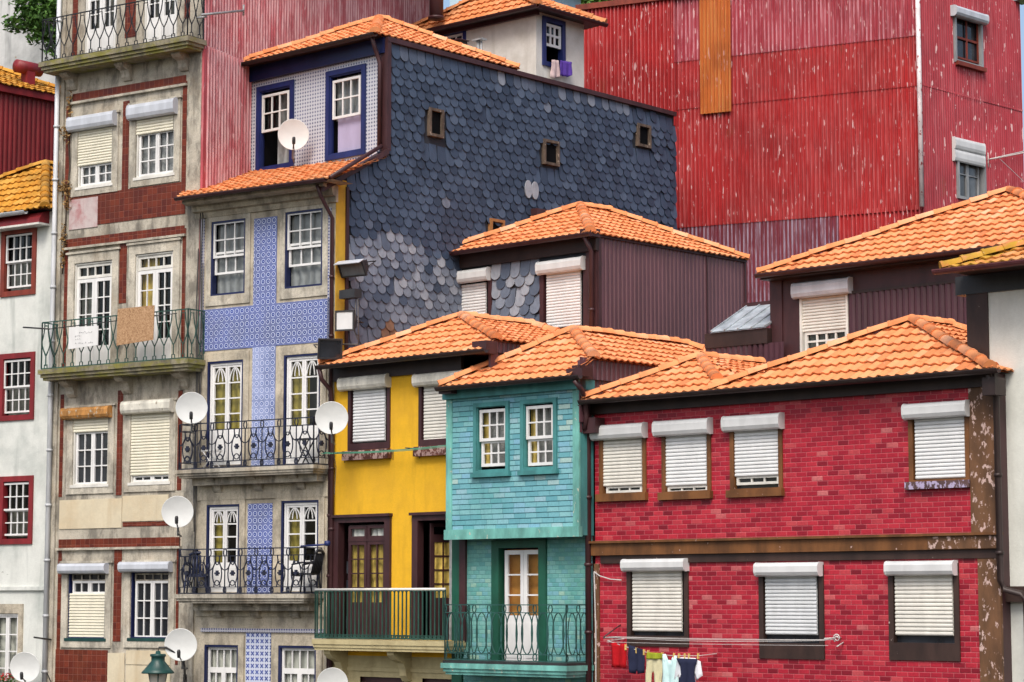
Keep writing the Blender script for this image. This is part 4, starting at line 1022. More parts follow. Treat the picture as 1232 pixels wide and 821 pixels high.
for i,r in enumerate(dd):
    W = part_ring(blu, B, r, .05, M['navy_line'], 'balcony_door', v0=-.02, wb=.01); q = (r[0]+.07,r[1]-.03,r[2]+.01,r[3]-.05)
    m = MB(); m.ring((q[0],q[1],q[2],q[3]), .05, .01, .09, wb=.01); m.build('door_frame', M['white_paint'], W, B)
    door_leaves(W, B, (q[0]+.05,q[1]-.05,q[2],q[3]-.05), 1, 4, .36, arcs=True, edge=.055)
    if i in (0,): curtain(W, B, q, 'curtain_olive', .15)
    elif i == 1: curtain(W, B, (q[0],q[0]+.55,q[2],q[3]), 'curtain_olive', .15)
    else: curtain(W, B, (q[0],q[0]+.42,q[2],q[3]), 'curtain_olive', .15)
    backing(W, B, q, 'interior_grey' if i == 1 else 'unlit_black', .6); HB.append(hole_of(r))
    m = MB(); m.ring((r[0]-.16,r[1]+.16,r[2],r[3]+.18), .165, -.03, .03, 0, .185); m.build('stone_surround', M['granite_blue_house'], blu, B)
bw = [B.R(246,287,776,862), B.R(335,381,777,864)]
for r in bw:
    W = part_ring(blu, B, r, .05, M['navy_line'], 'window', v0=-.02); q = (r[0]+.06,r[1]-.03,r[2]+.03,r[3]-.05); zt_ = q[2]+(q[3]-q[2])*.66
    mid = (q[0]+q[1])/2
    sash(W, B, (q[0],q[1],zt_,q[3]), 4, 1, t=.03, edge=.06)
    for a,c in ((q[0],mid),(mid,q[1])): sash(W, B, (a,c,q[2],zt_), 2, 2, t=.03, edge=.06)
    pane(W, B, q, 'glass_clear', .09); curtain(W, B, q, 'curtain_white', .13); backing(W, B, q); HB.append(hole_of(r))
    m = MB(); m.ring((r[0]-.16,r[1]+.16,r[2]-.2,r[3]+.2), .165, -.03, .03, .2, .2); m.build('stone_surround', M['granite_blue_house'], blu, B)
zB = B.at(320,224)[1]
shell(blu, B, bl_L, -.0, 0, 3.0, 0, zB, HB, 'granite_blue_house', side_mat='granite')
# tile panels
def tiles(px, mat, name='tile_panel', v0=-.016): return plate(blu, B, B.R(*px), mat, name, v0)
zc1,zc0 = (B.at(246,372)[1]+B.at(390,361)[1])/2, (B.at(246,423)[1]+B.at(398,411)[1])/2
cxa = B.R(305.5,333,262,390); 
plate(blu, B, (cxa[0],cxa[1],zc1,cxa[3]), 'azulejo', 'tile_panel')
uxa = B.at(241,398)[0]; uxb = B.at(397,388)[0]
plate(blu, B, (uxa,uxb,zc0,zc1), 'azulejo', 'tile_panel')
f1z = B.at(310,562)[1]; plate(blu, B, (cxa[0]-.0,cxa[1]-.0,f1z,zc0), 'azulejo_pale', 'tile_panel')
c3 = B.R(298,327.5,606,716); plate(blu, B, c3, 'azulejo', 'tile_panel')
c4 = B.R(296,326,759,821); plate(blu, B, (c4[0],c4[1],c4[2]-2.0,c4[3]), 'azulejo_white', 'tile_panel')
for px in ((241,245.5,262,420),(394.5,398.5,250,410)): plate(blu, B, B.R(*px), 'azulejo_thin', 'tile_border')
m = B.R(243,390,756.5,761); plate(blu, B, m, 'azulejo_thin', 'tile_border', -.05)
st = B.R(240,398,728,742); plate(blu, B, (bl_L+.05,-.05,st[2],st[3]), 'granite_blue_house', 'stone_course', -.04)
st = B.R(240,398,582,600); plate(blu, B, (bl_L+.05,-.05,st[2],st[3]), 'granite_blue_house', 'stone_course', -.04)
# cove under the eave
ve_b = -.62
eb0, eb1 = B.at(214,240,ve_b), B.at(400,214,ve_b); zeb = (eb0[1]+eb1[1])/2
zcv = B.at(320,254)[1]
m = MB(); pr = [(.02,zcv),(-.05,zcv),(-.07,zcv+.12),(-.16,zcv+.14),(-.2,zcv+.3),(-.32,zeb-.14),(-.5,zeb-.1),(-.5,zeb-.03),(.02,zeb-.03)]
m.prismu(pr, bl_L-.12, .05); m.build('cornice', M['cornice'], blu, B)
# corner pipe and yellow return
pipe(blu, B, [(-.12,-.5,zeb-.06),(-.10,-.4,zeb-.3),(-.04,-.07,zeb-.75),(-.04,-.07,0)], .045, 'maroon')
SS = S.side(0.0)                       # the slate side wall: x runs back along it
vy1 = SS.at(415,330)[0]
pt = lambda x,y: SS.at(x,y)
p_top = [pt(466,47), pt(806,136)]
vd = pt(465,120)[0]
vend = pt(811,200)[0]
zlo = 3.0
polyw = [(0,zlo),(vend,zlo),(vend,pt(806,136)[1]),p_top[1],(vd,p_top[0][1]),(vd,pt(466,180)[1]),(0.0,pt(408,214)[1])]
polyw = [(vd*0,zlo),(vend,zlo),(vend,p_top[1][1]),(vd,p_top[0][1]),(vd,pt(466,182)[1]),(0,pt(406,214)[1])]
# wall behind the slates
wins = [SS.R(512.5,532,130,167), SS.R(650.5,671,168,201), SS.R(763.5,781,149,179), SS.R(586,605,263,283)]
m = MB(); m.prism([(u,z) for u,z in polyw], .0, .12); m.build('side_wall', M['slate_back'], blu, SS)
for i,h in enumerate(wins):
    W = part_ring(blu, SS, inset(h,.03), .065, M['ochre_timber' if i == 3 else 'old_timber'], 'vent_window', v0=-.10, v1=.02)
    m = MB(); m.box(h[0]+.08,h[1]-.08,-.03,-.01,h[2]+.08,h[3]-.08); m.build('dark_panel', M['unlit_black'], W, SS)  # solid black plate painted as the dark of a hole; wall not cut
zL1 = SS.at(450,275)[1]; zL0 = SS.at(470,430)[1]
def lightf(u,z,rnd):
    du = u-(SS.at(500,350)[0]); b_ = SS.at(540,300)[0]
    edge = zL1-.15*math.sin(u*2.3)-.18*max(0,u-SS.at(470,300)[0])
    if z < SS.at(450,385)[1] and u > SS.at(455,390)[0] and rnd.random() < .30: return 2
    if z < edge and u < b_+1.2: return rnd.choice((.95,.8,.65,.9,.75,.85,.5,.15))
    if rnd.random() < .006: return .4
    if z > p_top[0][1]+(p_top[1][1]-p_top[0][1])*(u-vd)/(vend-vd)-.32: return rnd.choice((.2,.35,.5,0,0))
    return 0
ins = [(vy1+.13,zlo+1),(vend-.03,zlo+1),(vend-.03,p_top[1][1]-.12),(vd+.05,p_top[0][1]-.12),(vd+.05,pt(466,186)[1]),(vy1+.13,pt(420,214)[1])]
m = scales(ins, 0, .275, .20, .40, lightf, wins, 3); m.build('slates', M['slate'], blu, SS)
m = MB(); m.box(-.0,vy1,-.03,.05,zlo,pt(408,214)[1]-.05); m.build('yellow_strip', M['yellow_dull'], blu, SS)
# flashing along the verges
m = MB()
def strip(a, c, w, v0, v1): 
    (x1,z1),(x2,z2) = a,c; m.prism([(x1,z1-w),(x2,z2-w),(x2,z2+.03),(x1,z1+.03)], v0, v1)
strip((vd-.05,p_top[0][1]),(vend,p_top[1][1]),.08,-.10,.25); strip((-.45,pt(406,214)[1]-.28),(vd,pt(466,182)[1]+.02),.10,-.10,.1)
m.box(vd-.06,vd+.06,-.09,.05,pt(466,182)[1],p_top[0][1]); m.box(vy1-.03,vy1+.05,-.07,.02,zlo,pt(415,220)[1]-.1); m.build('flashing', M['maroon'], blu, SS)
uu,zz = pt(637,229)
for d in (-.12,.12):
    m = MB(); m.prism([(uu+d+.125*math.cos(a),zz+(.22*math.sin(a))) for a in [2*PI*i/14 for i in range(14)]], -.085, -.06, (.95,1,0)); m.build('patch_slate', M['slate'], blu, SS)
# attic storey set back from the front
D = S.shift(0, vd)
dL = D.at(301,150)[0]; dz0 = D.at(385,199)[1]; dzt = D.at(380,82)[1]
HD = []
for (a,s) in (((309.5,354,101,206),(315,347.5,112,157)),((393,440.5,82,190),(400,433.5,94,141))):
    r = D.R(*a); W = part_ring(blu, D, r, .12, M['blue_paint'], 'window', v0=-.05); HD.append(hole_of(r,.05)); q = D.R(*s)
    m = MB(); m.ring(inset(r,.10), .05, -.02, .06); m.build('inner_frame', M['blue_paint'], W, D)
    sash(W, D, q, 3, 2, t=.032, v0=.0, v1=.045, edge=.06); rr = inset(r,.14)
    pane(W, D, (rr[0],rr[1],q[2],rr[3]), 'glass_clear', .09)
    if a[0] < 350: curtain(W, D, (rr[0]+.25,rr[1],rr[2],rr[3]), 'curtain_sheer', .3); backing(W, D, rr, 'unlit_black', .7)
    else:
        m = MB(); m.box(rr[0]+.12,rr[1],.12,.14,rr[2],q[2]+.05); m.build('window_board', M['lilac_board'], W, D); curtain(W, D, (rr[0],rr[1],q[2],rr[3]), 'curtain_sheer', .2); backing(W, D, rr, 'unlit_black', .5)
zdl = dz0-1.2
shell(blu, D, dL, 0, 0, vend-vd, zdl, dzt+.3, HD, 'dormer_tile', 'attic_wall', side_mat='slate_back', right=False)
ed0, ed1 = D.at(287,77,-.35), D.at(455,43,-.35); zed = (ed0[1]+ed1[1])/2
m = MB(); m.box(dL-.05,-.0,-.10,.02,dzt-.02,zed-.02); m.build('fascia', M['navy_line'], blu, D)
m = MB(); m.box(-.16,.02,-.05,.02,zdl,zed-.02); m.build('corner_board', M['maroon'], blu, D)
pipe(blu, D, [(-.12,-.36,zed-.05),(-.16,-.2,zed-.3),(-.10,-.12,zed-.6),(-.10,-.12,dz0+.1)], .05, 'maroon', clamps=False)
pipe(blu, D, [(dL-.04,-.36,zed-.05),(dL-.02,-.12,zed-.4),(dL-.02,-.12,dz0+.15),(dL-.1,-.5,dz0-.15),(dL-.3,-.95,dz0-.42)], .045, 'maroon', clamps=False)
ud = (ed0[0]+.05)/2; vad, zrd = D.atu(456,25,ud)
vrb = SS.at(622,84)[0]-vd; hip_roof(blu, D, ed0[0], .0, -.38, vrb, zed, ud, vad, vad+.25, zrd)
m = MB(); m.quad((dL,vrb-.3,zed-.3),(0,vrb-.3,zed-.3),(0,vend-vd,p_top[1][1]-1.6),(dL,vend-vd,p_top[1][1]-1.6)); m.build('flat_roof', M['zinc'], blu, D)
gutter(blu, D, ed0[0]-.06, .06, -.43, zed, 'dark_brown')
# skirt roof between attic and eave
Bi = B.m.inverted()
tb0 = Bi @ D.w(dL-.15, .05, dz0+.02); tb1 = Bi @ D.w(.02, .05, dz0+.02)
bm = bmesh.new(); tile_face(bm, [(eb0[0],ve_b,zeb),(eb1[0],ve_b,zeb),tuple(tb1),tuple(tb0),(tb0.x-1.35,tb0.y-.25,tb0.z-.15)]); sk = bm_obj(bm, 'skirt_roof', M['roof_old'], blu, B)
gutter(sk, B, eb0[0]-.03, eb1[0]-.15, ve_b-.05, zeb-.0, 'maroon', .06)
m = MB(); m.add([(eb0[0],ve_b,zeb-.01),(eb1[0],ve_b,zeb-.01),(eb1[0],.1,zeb-.01),(eb0[0],.1,zeb-.01)], [(0,1,2,3)]); m.build('soffit', M['cornice'], sk, B)
e = Vector((eb1[0]-.02,ve_b-.05,zeb+.02)); pipe(sk, B, [tuple(e), tuple(tb1+Vector((-.05,-.2,.12)))], .05, 'maroon', 'verge_pipe', clamps=False)
m = MB(); q0 = Bi @ SS.w(-.45,-.06,pt(406,214)[1]-.24)
# balconies of the blue house
for (x0,x1,yt,yb,yr,pd) in ((210,395,562,572,506,.62),(209.5,386,715,726,660,.68)):
    v = -pd; xm = (x0+x1)/2
    z1_,z0_ = B.at(xm,yt,v)[1], B.at(xm,yb,v)[1]; uL_ = B.at(x0,yt,v)[0]; uR_ = B.at(x1+4,yt,0)[0]
    bal = moulded_slab(blu, B, uL_, uR_, v, z0_, z1_, 'granite')
    for k in (.2,.5,.8): bracket(bal, B, uL_+(uR_-uL_)*k, .24, v*.62, z0_, .32, 'granite')
    m = MB(); m.box(uL_+.25,uR_-.15,v*.5,.02,z0_-.16,z0_); m.build('corbel_course', M['granite'], bal, B)
    zr_ = B.at(xm,yr,v)[1]
    railing(bal, B, [(uL_+.08,-.02),(uL_+.08,v+.06),(uR_-.05,v+.06),(uR_-.05,-.02)], z1_+.02, zr_-z1_-.02, pat_loops, .48, 'iron_blue', .0135, .017)
    FLR[yt] = z1_
# ================================================================== old granite house with brown tiles
sL_ = P.at(66,480)[0]
sto = empty('granite_house', P, sL_, 0, 0, 'weathered granite house with brown glazed tile strips and mossy iron balconies', 'house')
HP = []
def two_leaf(W, f, q, cols, rows, mat='white_paint', low=0):
    mid = (q[0]+q[1])/2
    for a,c in ((q[0],mid-.003),(mid+.003,q[1])): sash(W, f, (a,c,q[2],q[3]), cols, rows, mat, .028, .04, .083, .055, 'casement')
def srnd(r, l=.18, t=.2, bt=.2, mat='granite_pale'):
    m = MB(); m.ring((r[0]-l,r[1]+l,r[2]-bt,r[3]+t), l+.005, -.035, .03, bt+.005 if bt else 0, t+.005)
    m.box(r[0]-l-.05,r[1]+l+.05,-.07,.02,r[3]+t,r[3]+t+.05); m.build('stone_surround', M[mat], sto, P)
# storey B
for (op,bx,sh,sa) in (((94,136,150,224),(84,138,137.5,154.5),(94,135,152,198),(96,135,197,222)),((164,210.5,133,212),(156,211,122.5,140.5),(164,209,138,160),(166,210,158,210)),
                      ((88,131,500,584),(76.5,132,490,503.5),(88,130.5,502,520),(90,130.5,519,583)),((157.5,205,494,581),(149,207,481.5,497),(158,204.5,496,572),(159,204.5,571,580)),
                      ((81.5,127.5,688,769),(73,128,678,690),(81.5,127,714,768),(86,127,699,715)),((157,203.5,687,769),(146,205,676,688),None,(161,202.5,699,768))):
    i = len(HP); r = P.R(*op); W = part_ring(sto, P, r, .045, M['white_old' if i < 4 else 'navy_line'], 'window', v0=.0)
    q = P.R(*sa); two_leaf(W, P, q, 2, (2,3,3,1,1,3)[i]); clear = i in (0,1)
    pane(W, P, inset(r,.03), 'glass' if not clear else 'glass_clear')
    if clear: curtain(W, P, (r[0],r[1],r[2],r[2]+(r[3]-r[2])*(.8 if i != 5 else .9)), ('curtain_lace','curtain_lace','curtain_dim','','','curtain_dim')[i], .16); backing(W, P, r)
    if sh: shutter(W, P, P.R(*sh), 'shutter_cream' if i < 4 else 'shutter_cream', .0 if i != 4 else .02)
    if i >= 4: m = MB(); qq = P.R(op[0]+4,op[1],690,699); m.sash((qq[0],qq[1],qq[2],qq[3]), 4, 1, .03, .04, .08, .03); m.build('transom', M['granite'], W, P)
    if i >= 4: sill(W, P, (r[0]-.05,r[1]+.05,r[2]-.05,r[2]+.02), 'lamp_green', -.05)
    else: sill(W, P, (r[0]-.04,r[1]+.04,r[2]-.05,r[2]+.015), 'white_old', -.05)
    bq = P.R(*bx,-.1); shutbox(W, P, bq, ('box_alu','box_alu','box_rust','box_dirty','box_alu','box_alu')[i], -.2)
    HP.append(hole_of(r,.02)); srnd(r)
# balcony doors
for (op,rows,tr) in (((89,135,315,448),4,1),((162.5,208.5,304,440),4,1),((103,141,-60,64),5,0),((174,214,-72,50),5,0)):
    r = P.R(*op); W = part_ring(sto, P, r, .05, M['white_old'], 'balcony_door', v0=.0, wb=.01); q = (r[0]+.05,r[1]-.05,r[2]+.01,r[3]-.05)
    if tr:
        zt_ = q[3]-.34; sash(W, P, (q[0],q[1],zt_,q[3]), 4, 1, 'white_old', .03, .03, .08, .07, 'transom'); q2 = (q[0],q[1],q[2],zt_-.01)
    else: q2 = q
    mid = (q2[0]+q2[1])/2; zl = q2[2]+(q2[3]-q2[2])*(.24 if tr else .22)
    for a,c in ((q2[0],mid-.003),(mid+.003,q2[1])):
        m = MB(); m.sash((a,c,zl,q2[3]), 2, rows, .026, .035, .08, .08); m.box(a,c,.035,.08,q2[2],zl); m.box(a+.07,c-.07,.022,.04,q2[2]+.1,zl-.05); m.build('door_leaf', M['white_paint'], W, P)
    pane(W, P, (q[0],q[1],zl,q[3]), 'glass_clear', .09)
    if tr: curtain(W, P, (q[0],q[0]+.5,q[2],q[3]), 'curtain_yellow' if op[0] > 100 else 'curtain_dim', .2)
    else: curtain(W, P, (q[0],q[1],q[2],q[3]), 'curtain_dim', .3)
    backing(W, P, q); HP.append(hole_of(r,.02))
    if tr: srnd(r, .2, .22, 0)
_q = D.w(dL-.02,0,0)-P.o; PS = Frame(P.o.x, P.o.y, math.degrees(math.atan2(_q.x,_q.y))-90)
pe = PS.at(529,60)[0]; zPt = PS.at(529,-40)[1]
m = MB(); m.wall(sL_, 0, 0, zPt, HP, 0); m.build('wall', M['granite'], sto, P)
_e = P.m.inverted() @ PS.w(pe,0,0)
m = MB(); m.quad((sL_,0,0),(sL_,_e.y,0),(sL_,_e.y,zPt),(sL_,0,zPt)); m.quad((sL_,_e.y,0),(_e.x,_e.y,0),(_e.x,_e.y,zPt),(sL_,_e.y,zPt)); m.build('party_wall', M['granite'], sto, P)
def strip_p(px, mat='brown_tile', nm='tile_strip', v0=-.012, z=None):
    r = P.R(*px); plate(sto, P, r, mat, nm, v0); return r
for px in ((79,84,128,250),(147.5,155,122,240),(219.5,224.5,98,225),(77,81.5,290,447),(144,152.5,280,365),(219,223,275,437),(72,76,475,598),(141,147.5,470,596),(214,219,470,590),(69,73,660,821),(137,146,658,772),(212,215,655,800)): strip_p(px)
for px in ((88,94,-60,70),(151.5,164,-70,45),(223,231,-80,22)): strip_p(px)
for xa,xb,y in ((88,224,107),(80,222,285),(71,217,653)):
    r = P.R(xa,xb,y-6,y+6); zc = r[2]+(r[3]-r[2])/2; plate(sto, P, (r[0],r[1],zc-.1,zc+.1), 'brown_tile', 'tile_band', -.015)
    m = MB(); m.box(r[0]-.05,r[1]+.05,-.075,.02,zc-.16,zc-.105); m.build('string_course', M['granite_pale'], sto, P)
r = P.R(84,223,228,266); plate(sto, P, r, 'brown_tile', 'tile_panel', -.014)
r = P.R(84,118,239,275); plate(sto, P, r, 'worn_tile', 'worn_patch', -.022)
r = P.R(72,147,601,636); plate(sto, P, r, 'cream', 'render_patch', -.02); r = P.R(148,203,596,627); plate(sto, P, r, 'cream', 'render_patch', -.024)
r = P.R(148,212,628,633); plate(sto, P, r, 'brown_tile', 'tile_strip', -.016)
r = P.R(67,129.5,782,821); plate(sto, P, (r[0],r[1],r[2]-.5,r[3]), 'brown_tile', 'tile_panel', -.016)
r = P.R(130,150,786,821); plate(sto, P, (r[0],r[1],r[2]-.5,r[3]), 'cream', 'render_patch', -.02)
r = P.R(152,205,783,800); plate(sto, P, r, 'cream', 'stone_block', -.02); r = P.R(152,205,801,821); plate(sto, P, (r[0],r[1],r[2]-.5,r[3]), 'cream', 'stone_block', -.02)
r = P.R(66,76,110,447); plate(sto, P, (sL_,r[1]-.02,0,zPt), 'granite', 'quoin', -.05); r = P.R(226,240,110,447); plate(sto, P, (r[0],-.005,0,zPt), 'granite', 'quoin', -.04)
for (x0,x1,yl,yr_,th,ry,pd) in ((46,224,88,49,11,None,.62),(45,224,457,440,12,None,.62)):
    v = -pd; z1_ = (P.at(x0,yl-th+1,v)[1]+P.at(x1,yr_-th+2,v)[1])/2; z0_ = z1_-.26; uL_,uR_ = P.at(x0,yl,v)[0], P.at(x1,yr_,v)[0]
    bal = moulded_slab(sto, P, uL_, uR_+.05, v, z0_, z1_, 'granite_moss', .09)
    for k in (.12,.5,.88): bracket(bal, P, uL_+(uR_-uL_)*k, .26, v*.6, z0_, .38, 'granite')
    railing(bal, P, [(uL_+.06,-.02),(uL_+.06,v+.06),(uR_-.02,v+.06),(uR_-.02,-.02)], z1_+.02, 1.02 if yl < 200 else 1.10, pat_lyre, .29, 'iron' if yl < 200 else 'iron_green', .013, .018)
    FLR['s%d'%yl] = (uL_,uR_,v,z1_)
pipe(sto, P, [(sL_-.02,-.12,zPt),(sL_-.02,-.12,0)], .058, 'pipe_white')
hip_roof(sto, P, sL_-.3, .3, -.4, _e.y+.3, zPt+.02, sL_/2, 2.2, _e.y-2.2, zPt+1.3, 'roof_old')
# its side wall, hung with pink corrugated sheets, running back over the neighbours
zs = PS.at(262,66)[1]; zpb = PS.at(262,230)[1]-3; zpt = zPt
m = MB(); m.corr(0, pe, lambda u: zpt, lambda u: zs, .13, .036, -.02); m.build('upper_cladding', M['pink_sheet'], sto, PS)
m = MB(); m.corr(.12, pe, lambda u: zs+.08, lambda u: zpb, .13, .036, -.05); m.build('lower_cladding', M['pink_sheet'], sto, PS)
m = MB(); m.box(-.02,.13,-.05,.03,zpb,zs+.05); m.build('corner_flashing', M['pink_sheet'], sto, PS)
m = MB(); m.quad((0,.08,zpb),(pe,.08,zpb),(pe,.08,zpt),(0,.08,zpt)); m.build('gable_wall', M['granite'], sto, PS)
# ================================================================== whitewashed house at the left edge
wl = empty('old_plaster_house', WF, -5.5, 0, 0, 'stained whitewashed house with dark red window frames and ochre tiled eave', 'house')
HW = []
for (a,s,mt) in (((2,44,275,356),(7,40,282,347),'rust_red'),((0,42,425,506),(4,38,433,498),'dark_red'),((0,40,573,655),(2,36,581,646),'dark_red')):
    r = WF.R(*a); W = part_ring(wl, WF, r, .13, M[mt], 'window', v0=-.04); q = WF.R(*s); zm = (q[2]+q[3])/2; HW.append(hole_of(r))
    sash(W, WF, (q[0],q[1],zm-.02,q[3]), 4, 2, t=.026, v0=.0, v1=.04, edge=.045); sash(W, WF, (q[0]+.01,q[1]-.01,q[2]+.03,zm), 4, 2, t=.026, v0=.045, v1=.083, edge=.045)
    pane(W, WF, inset(r,.06), 'glass_clear', .09); curtain(W, WF, (q[0],q[1],q[2],zm), 'curtain_dim', .2); backing(W, WF, inset(r,.1))
r = WF.R(-8,22,738,830); W = part_ring(wl, WF, r, .05, M['white_paint'], 'window', v0=.0); two_leaf(W, WF, inset(r,.05), 1, 4); pane(W, WF, inset(r,.03), 'glass_clear', .09); curtain(W, WF, r, 'curtain_white', .15); backing(W, WF, r); HW.append(hole_of(r))
m = MB(); m.ring((r[0]-.15,r[1]+.15,r[2]-.2,r[3]+.22), .155, -.03, .03, .2, .225); m.build('stone_surround', M['granite_blue_house'], wl, WF)
zwe = WF.at(30,254,-.3)[1]
shell(wl, WF, -7, 0, 0, 5, 0, zwe-.02, HW, 'white_wall')
zb2 = WF.at(30,708)[1]; m = MB(); m.box(-7,-.0,-.06,.02,zb2-.05,zb2+.04); m.build('string_course', M['white_wall'], wl, WF)
hd0 = WF.R(-30,54,259,274,-.15); m = MB(); pr = [(.02,hd0[2]),(-.34,hd0[2]),(-.32,hd0[2]+.12),(-.22,hd0[3]-.06),(-.05,hd0[3]),(.02,hd0[3])]; m.prismu(pr, hd0[0], hd0[1]); m.build('window_hood', M['dark_red'], wl, WF)
m = MB(); m.box(hd0[0],hd0[1]+.02,-.37,.02,hd0[2]-.05,hd0[2]-.002); m.build('hood_edge', M['white_old'], wl, WF)
u_a,z_a = WF.at(55,199.5,1.5)
hip_roof(wl, WF, -7.3, .02, -.35, 5, zwe, u_a, 1.5, 3.5, z_a, 'roof_ochre', caps=('fl','fr','ridge'))
gutter(wl, WF, -7.2, -.55, -.42, zwe-.03, 'pipe_white')
# dark red metal clad house behind it
DR = frame_at(64, 117, 66, 42.0); dz = DR.at(64,117)[1]
drh = empty('metal_clad_house', DR, -5, -9, 0, 'dark red ribbed metal house with ochre tiled roof behind the whitewashed house', 'house')
m = MB(); m.corr(-9, 1.2, lambda u: dz-.12, lambda u: dz-8, .16, .016, -.02, shape='box'); m.build('cladding', M['dark_red_sheet'], drh, DR.side(0))
m = MB(); m.box(-9.1,1.3,-.16,.1,dz-.16,dz+.06); m.build('fascia', M['dark_red'], drh, DR.side(0))
m = MB(); m.box(-5,-.05,-9,1.2,0,dz-.02); m.build('wall', M['dark_red'], drh, DR)
hip_roof(drh, DR, -5.2, .15, -9.2, 1.35, dz+.03, -2.5, -6, -1.3, dz+1.25, 'roof_ochre')
vu = DR.side(-.5).at(35,95)[0]; m = MB(); zc0 = dz; m.box(vu-.14,vu+.14,-.1,.2,dz,dz+.75); m.tube([(vu-.42,.05,dz+.85),(vu+.42,.05,dz+.85)], .19, 14); m.build('chimney', M['dark_red'], drh, DR.side(-.5))
# ================================================================== white attic house above the slate wall
WT = frame_at(645, 60, 58.5, 42.0)
za1 = WT.at(646,13)[1]; wl0 = WT.at(503,40)[0]; ws = WT.side(0); wse = ws.at(702.5,60)[0]; zab = WT.at(645,130)[1]-2
att = empty('plaster_attic_house', WT, wl0, 0, zab, 'small white plaster attic house with blue window frames rising above the slate wall', 'house')
r = WT.R(527,561,37,80); W = part_ring(att, WT, r, .1, M['blue_paint'], 'window', v0=-.04); q = inset(r,.12); sash(W, WT, q, 3, 2, t=.035, v0=.02, v1=.06, edge=.06); pane(W, WT, q, 'glass')
r2 = ws.R(652,679,23,82); W = part_ring(att, ws, r2, .12, M['blue_paint'], 'window', v0=-.05); q2 = ws.R(655.5,675,30,57); sash(W, ws, q2, 3, 2, t=.06, v0=.0, v1=.04, edge=.07); pane(W, ws, (q2[0],q2[1],q2[2],q2[3]), 'glass'); backing(W, ws, inset(r2,.1), 'unlit_black', .6)
m = MB(); m.wall(wl0, 0, zab, za1, [hole_of(r)], 0); m.quad((wl0,6,zab),(wl0,0,zab),(wl0,0,za1),(wl0,6,za1)); m.build('wall', M['attic_white'], att, WT)
m = MB(); m.wall(0, wse, zab, za1, [hole_of(r2)], 0); m.quad((wse,0,zab),(wse,6,zab),(wse,6,za1),(wse,0,za1)); m.build('side_wall', M['attic_white'], att, ws)
eu = .38
m = MB(); m.box(wl0-.1,.1,-.1,.02,za1-.12,za1); m.build('eave_board', M['maroon'], att, WT)
hip_roof(att, WT, wl0-.35, eu, -.38, wse+.38, za1, (wl0)/2, (wse)/2, wse/2+.05, za1+1.15, 'roof_old', caps=('fl','fr','br'))
gutter(att, WT, wl0-.4, eu+.05, -.42, za1, 'maroon'); gutter(att, WT.side(0), -.42, wse+.42, -.42, za1, 'maroon')
cu,cz = WT.at(536,10,-.25); m = MB(); m.tube([(cu,-.6,cz-.35),(cu,-.6,cz+1.1)], .19, 14); m.tube([(cu,-.6,cz-.36),(cu,-.6,cz-.3)], .22, 14); m.build('chimney_pipe', M['maroon'], att, WT)
# flue and vent on the azulejo house roof, in front of it
fu,fz = WT.at(575.5,66,-1.2)
fl = empty('flue_pipe', WT, fu, -1.2, fz, 'thin pale metal flue with flat cowl standing behind the slate wall top', 'flue')
m = MB(); m.tube([(fu,-1.2,fz-.5),(fu,-1.2,fz+.36)], .045, 8); m.tube([(fu+.1,-1.2,fz-.5),(fu+.1,-1.2,fz+.34)], .03, 8); m.build('pipe', M['grey_metal'], fl, WT)
m = MB(); m.box(fu-.13,fu+.2,-1.3,-1.1,fz+.36,fz+.40); m.build('cowl', M['grey_metal'], fl, WT)
fu,fz = WT.at(552,55,-1.2); vb2 = empty('roof_vent', WT, fu, -1.2, fz-.4, 'small dark box vent beside the thin flue behind the slate wall', 'vent')
m = MB(); m.box(fu-.14,fu+.16,-1.35,-1.05,fz-.6,fz+.1); m.build('vent_box', M['dark_brown'], vb2, WT)
m = MB(); m.box(fu-.18,fu+.2,-1.39,-1.01,fz+.1,fz+.13); m.tube([(fu+.0,-1.36,fz-.05),(fu+.32,-1.36,fz-.14)], .03, 6); m.build('vent_cap', M['maroon'], vb2, WT)
# washing on the attic window
cloth('purple_towel', [(674,73),(688,75),(687,91),(683,93),(673,91)], 'cloth_purple', 'purple towel hanging from the blue framed attic window', 'towel', -.16, ws, 'washing at the attic window', fold=.025)
cloth('pink_cloth', [(664,72),(672,73),(673,92),(667,95),(663,93)], 'cloth_pink', 'pale pink cloth hanging beside the purple towel', 'cloth', -.12, ws, 'washing at the attic window', fold=.025)
# ================================================================== big red corrugated building
K1 = frame_at(1108, 150, 60, 26.5); K2 = Frame(K1.o.x, K1.o.y, 45.3-90)
kL = K1.at(700,60)[0]; ks = K1.at(812,120)[0]; kg = K1.at(1010,300)[0]
zk = K1.at(742,9)[1]; zp = (K1.at(882,64)[1]+K1.at(1104,48)[1])/2; zm1 = (K1.at(882,126)[1]+K1.at(1104,104)[1])/2; zm2 = (K1.at(850,272)[1]+K1.at(1010,260)[1])/2; zk0 = 4.0
big = empty('corrugated_building', K1, kL, 0, 0, 'huge red corrugated iron building with peeling white flecks behind the roofs', 'building')
def sheetrow(f, a, c, z0, z1, mat, v, nm='corrugated_sheet', pitch=.115):
    m = MB(); m.corr(a, c, lambda u: z1, lambda u: z0, pitch, .034, v); return m.build(nm, M[mat], big, f)
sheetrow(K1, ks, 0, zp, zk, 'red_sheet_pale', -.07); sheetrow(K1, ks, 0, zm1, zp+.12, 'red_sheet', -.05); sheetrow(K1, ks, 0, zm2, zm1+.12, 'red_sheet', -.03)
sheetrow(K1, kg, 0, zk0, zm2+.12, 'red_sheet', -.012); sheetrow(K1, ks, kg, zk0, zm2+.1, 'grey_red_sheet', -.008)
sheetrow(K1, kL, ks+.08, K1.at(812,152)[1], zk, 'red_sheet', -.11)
sheetrow(K1, kL, ks+.08, zk0, K1.at(812,152)[1]+.1, 'red_sheet', -.0)
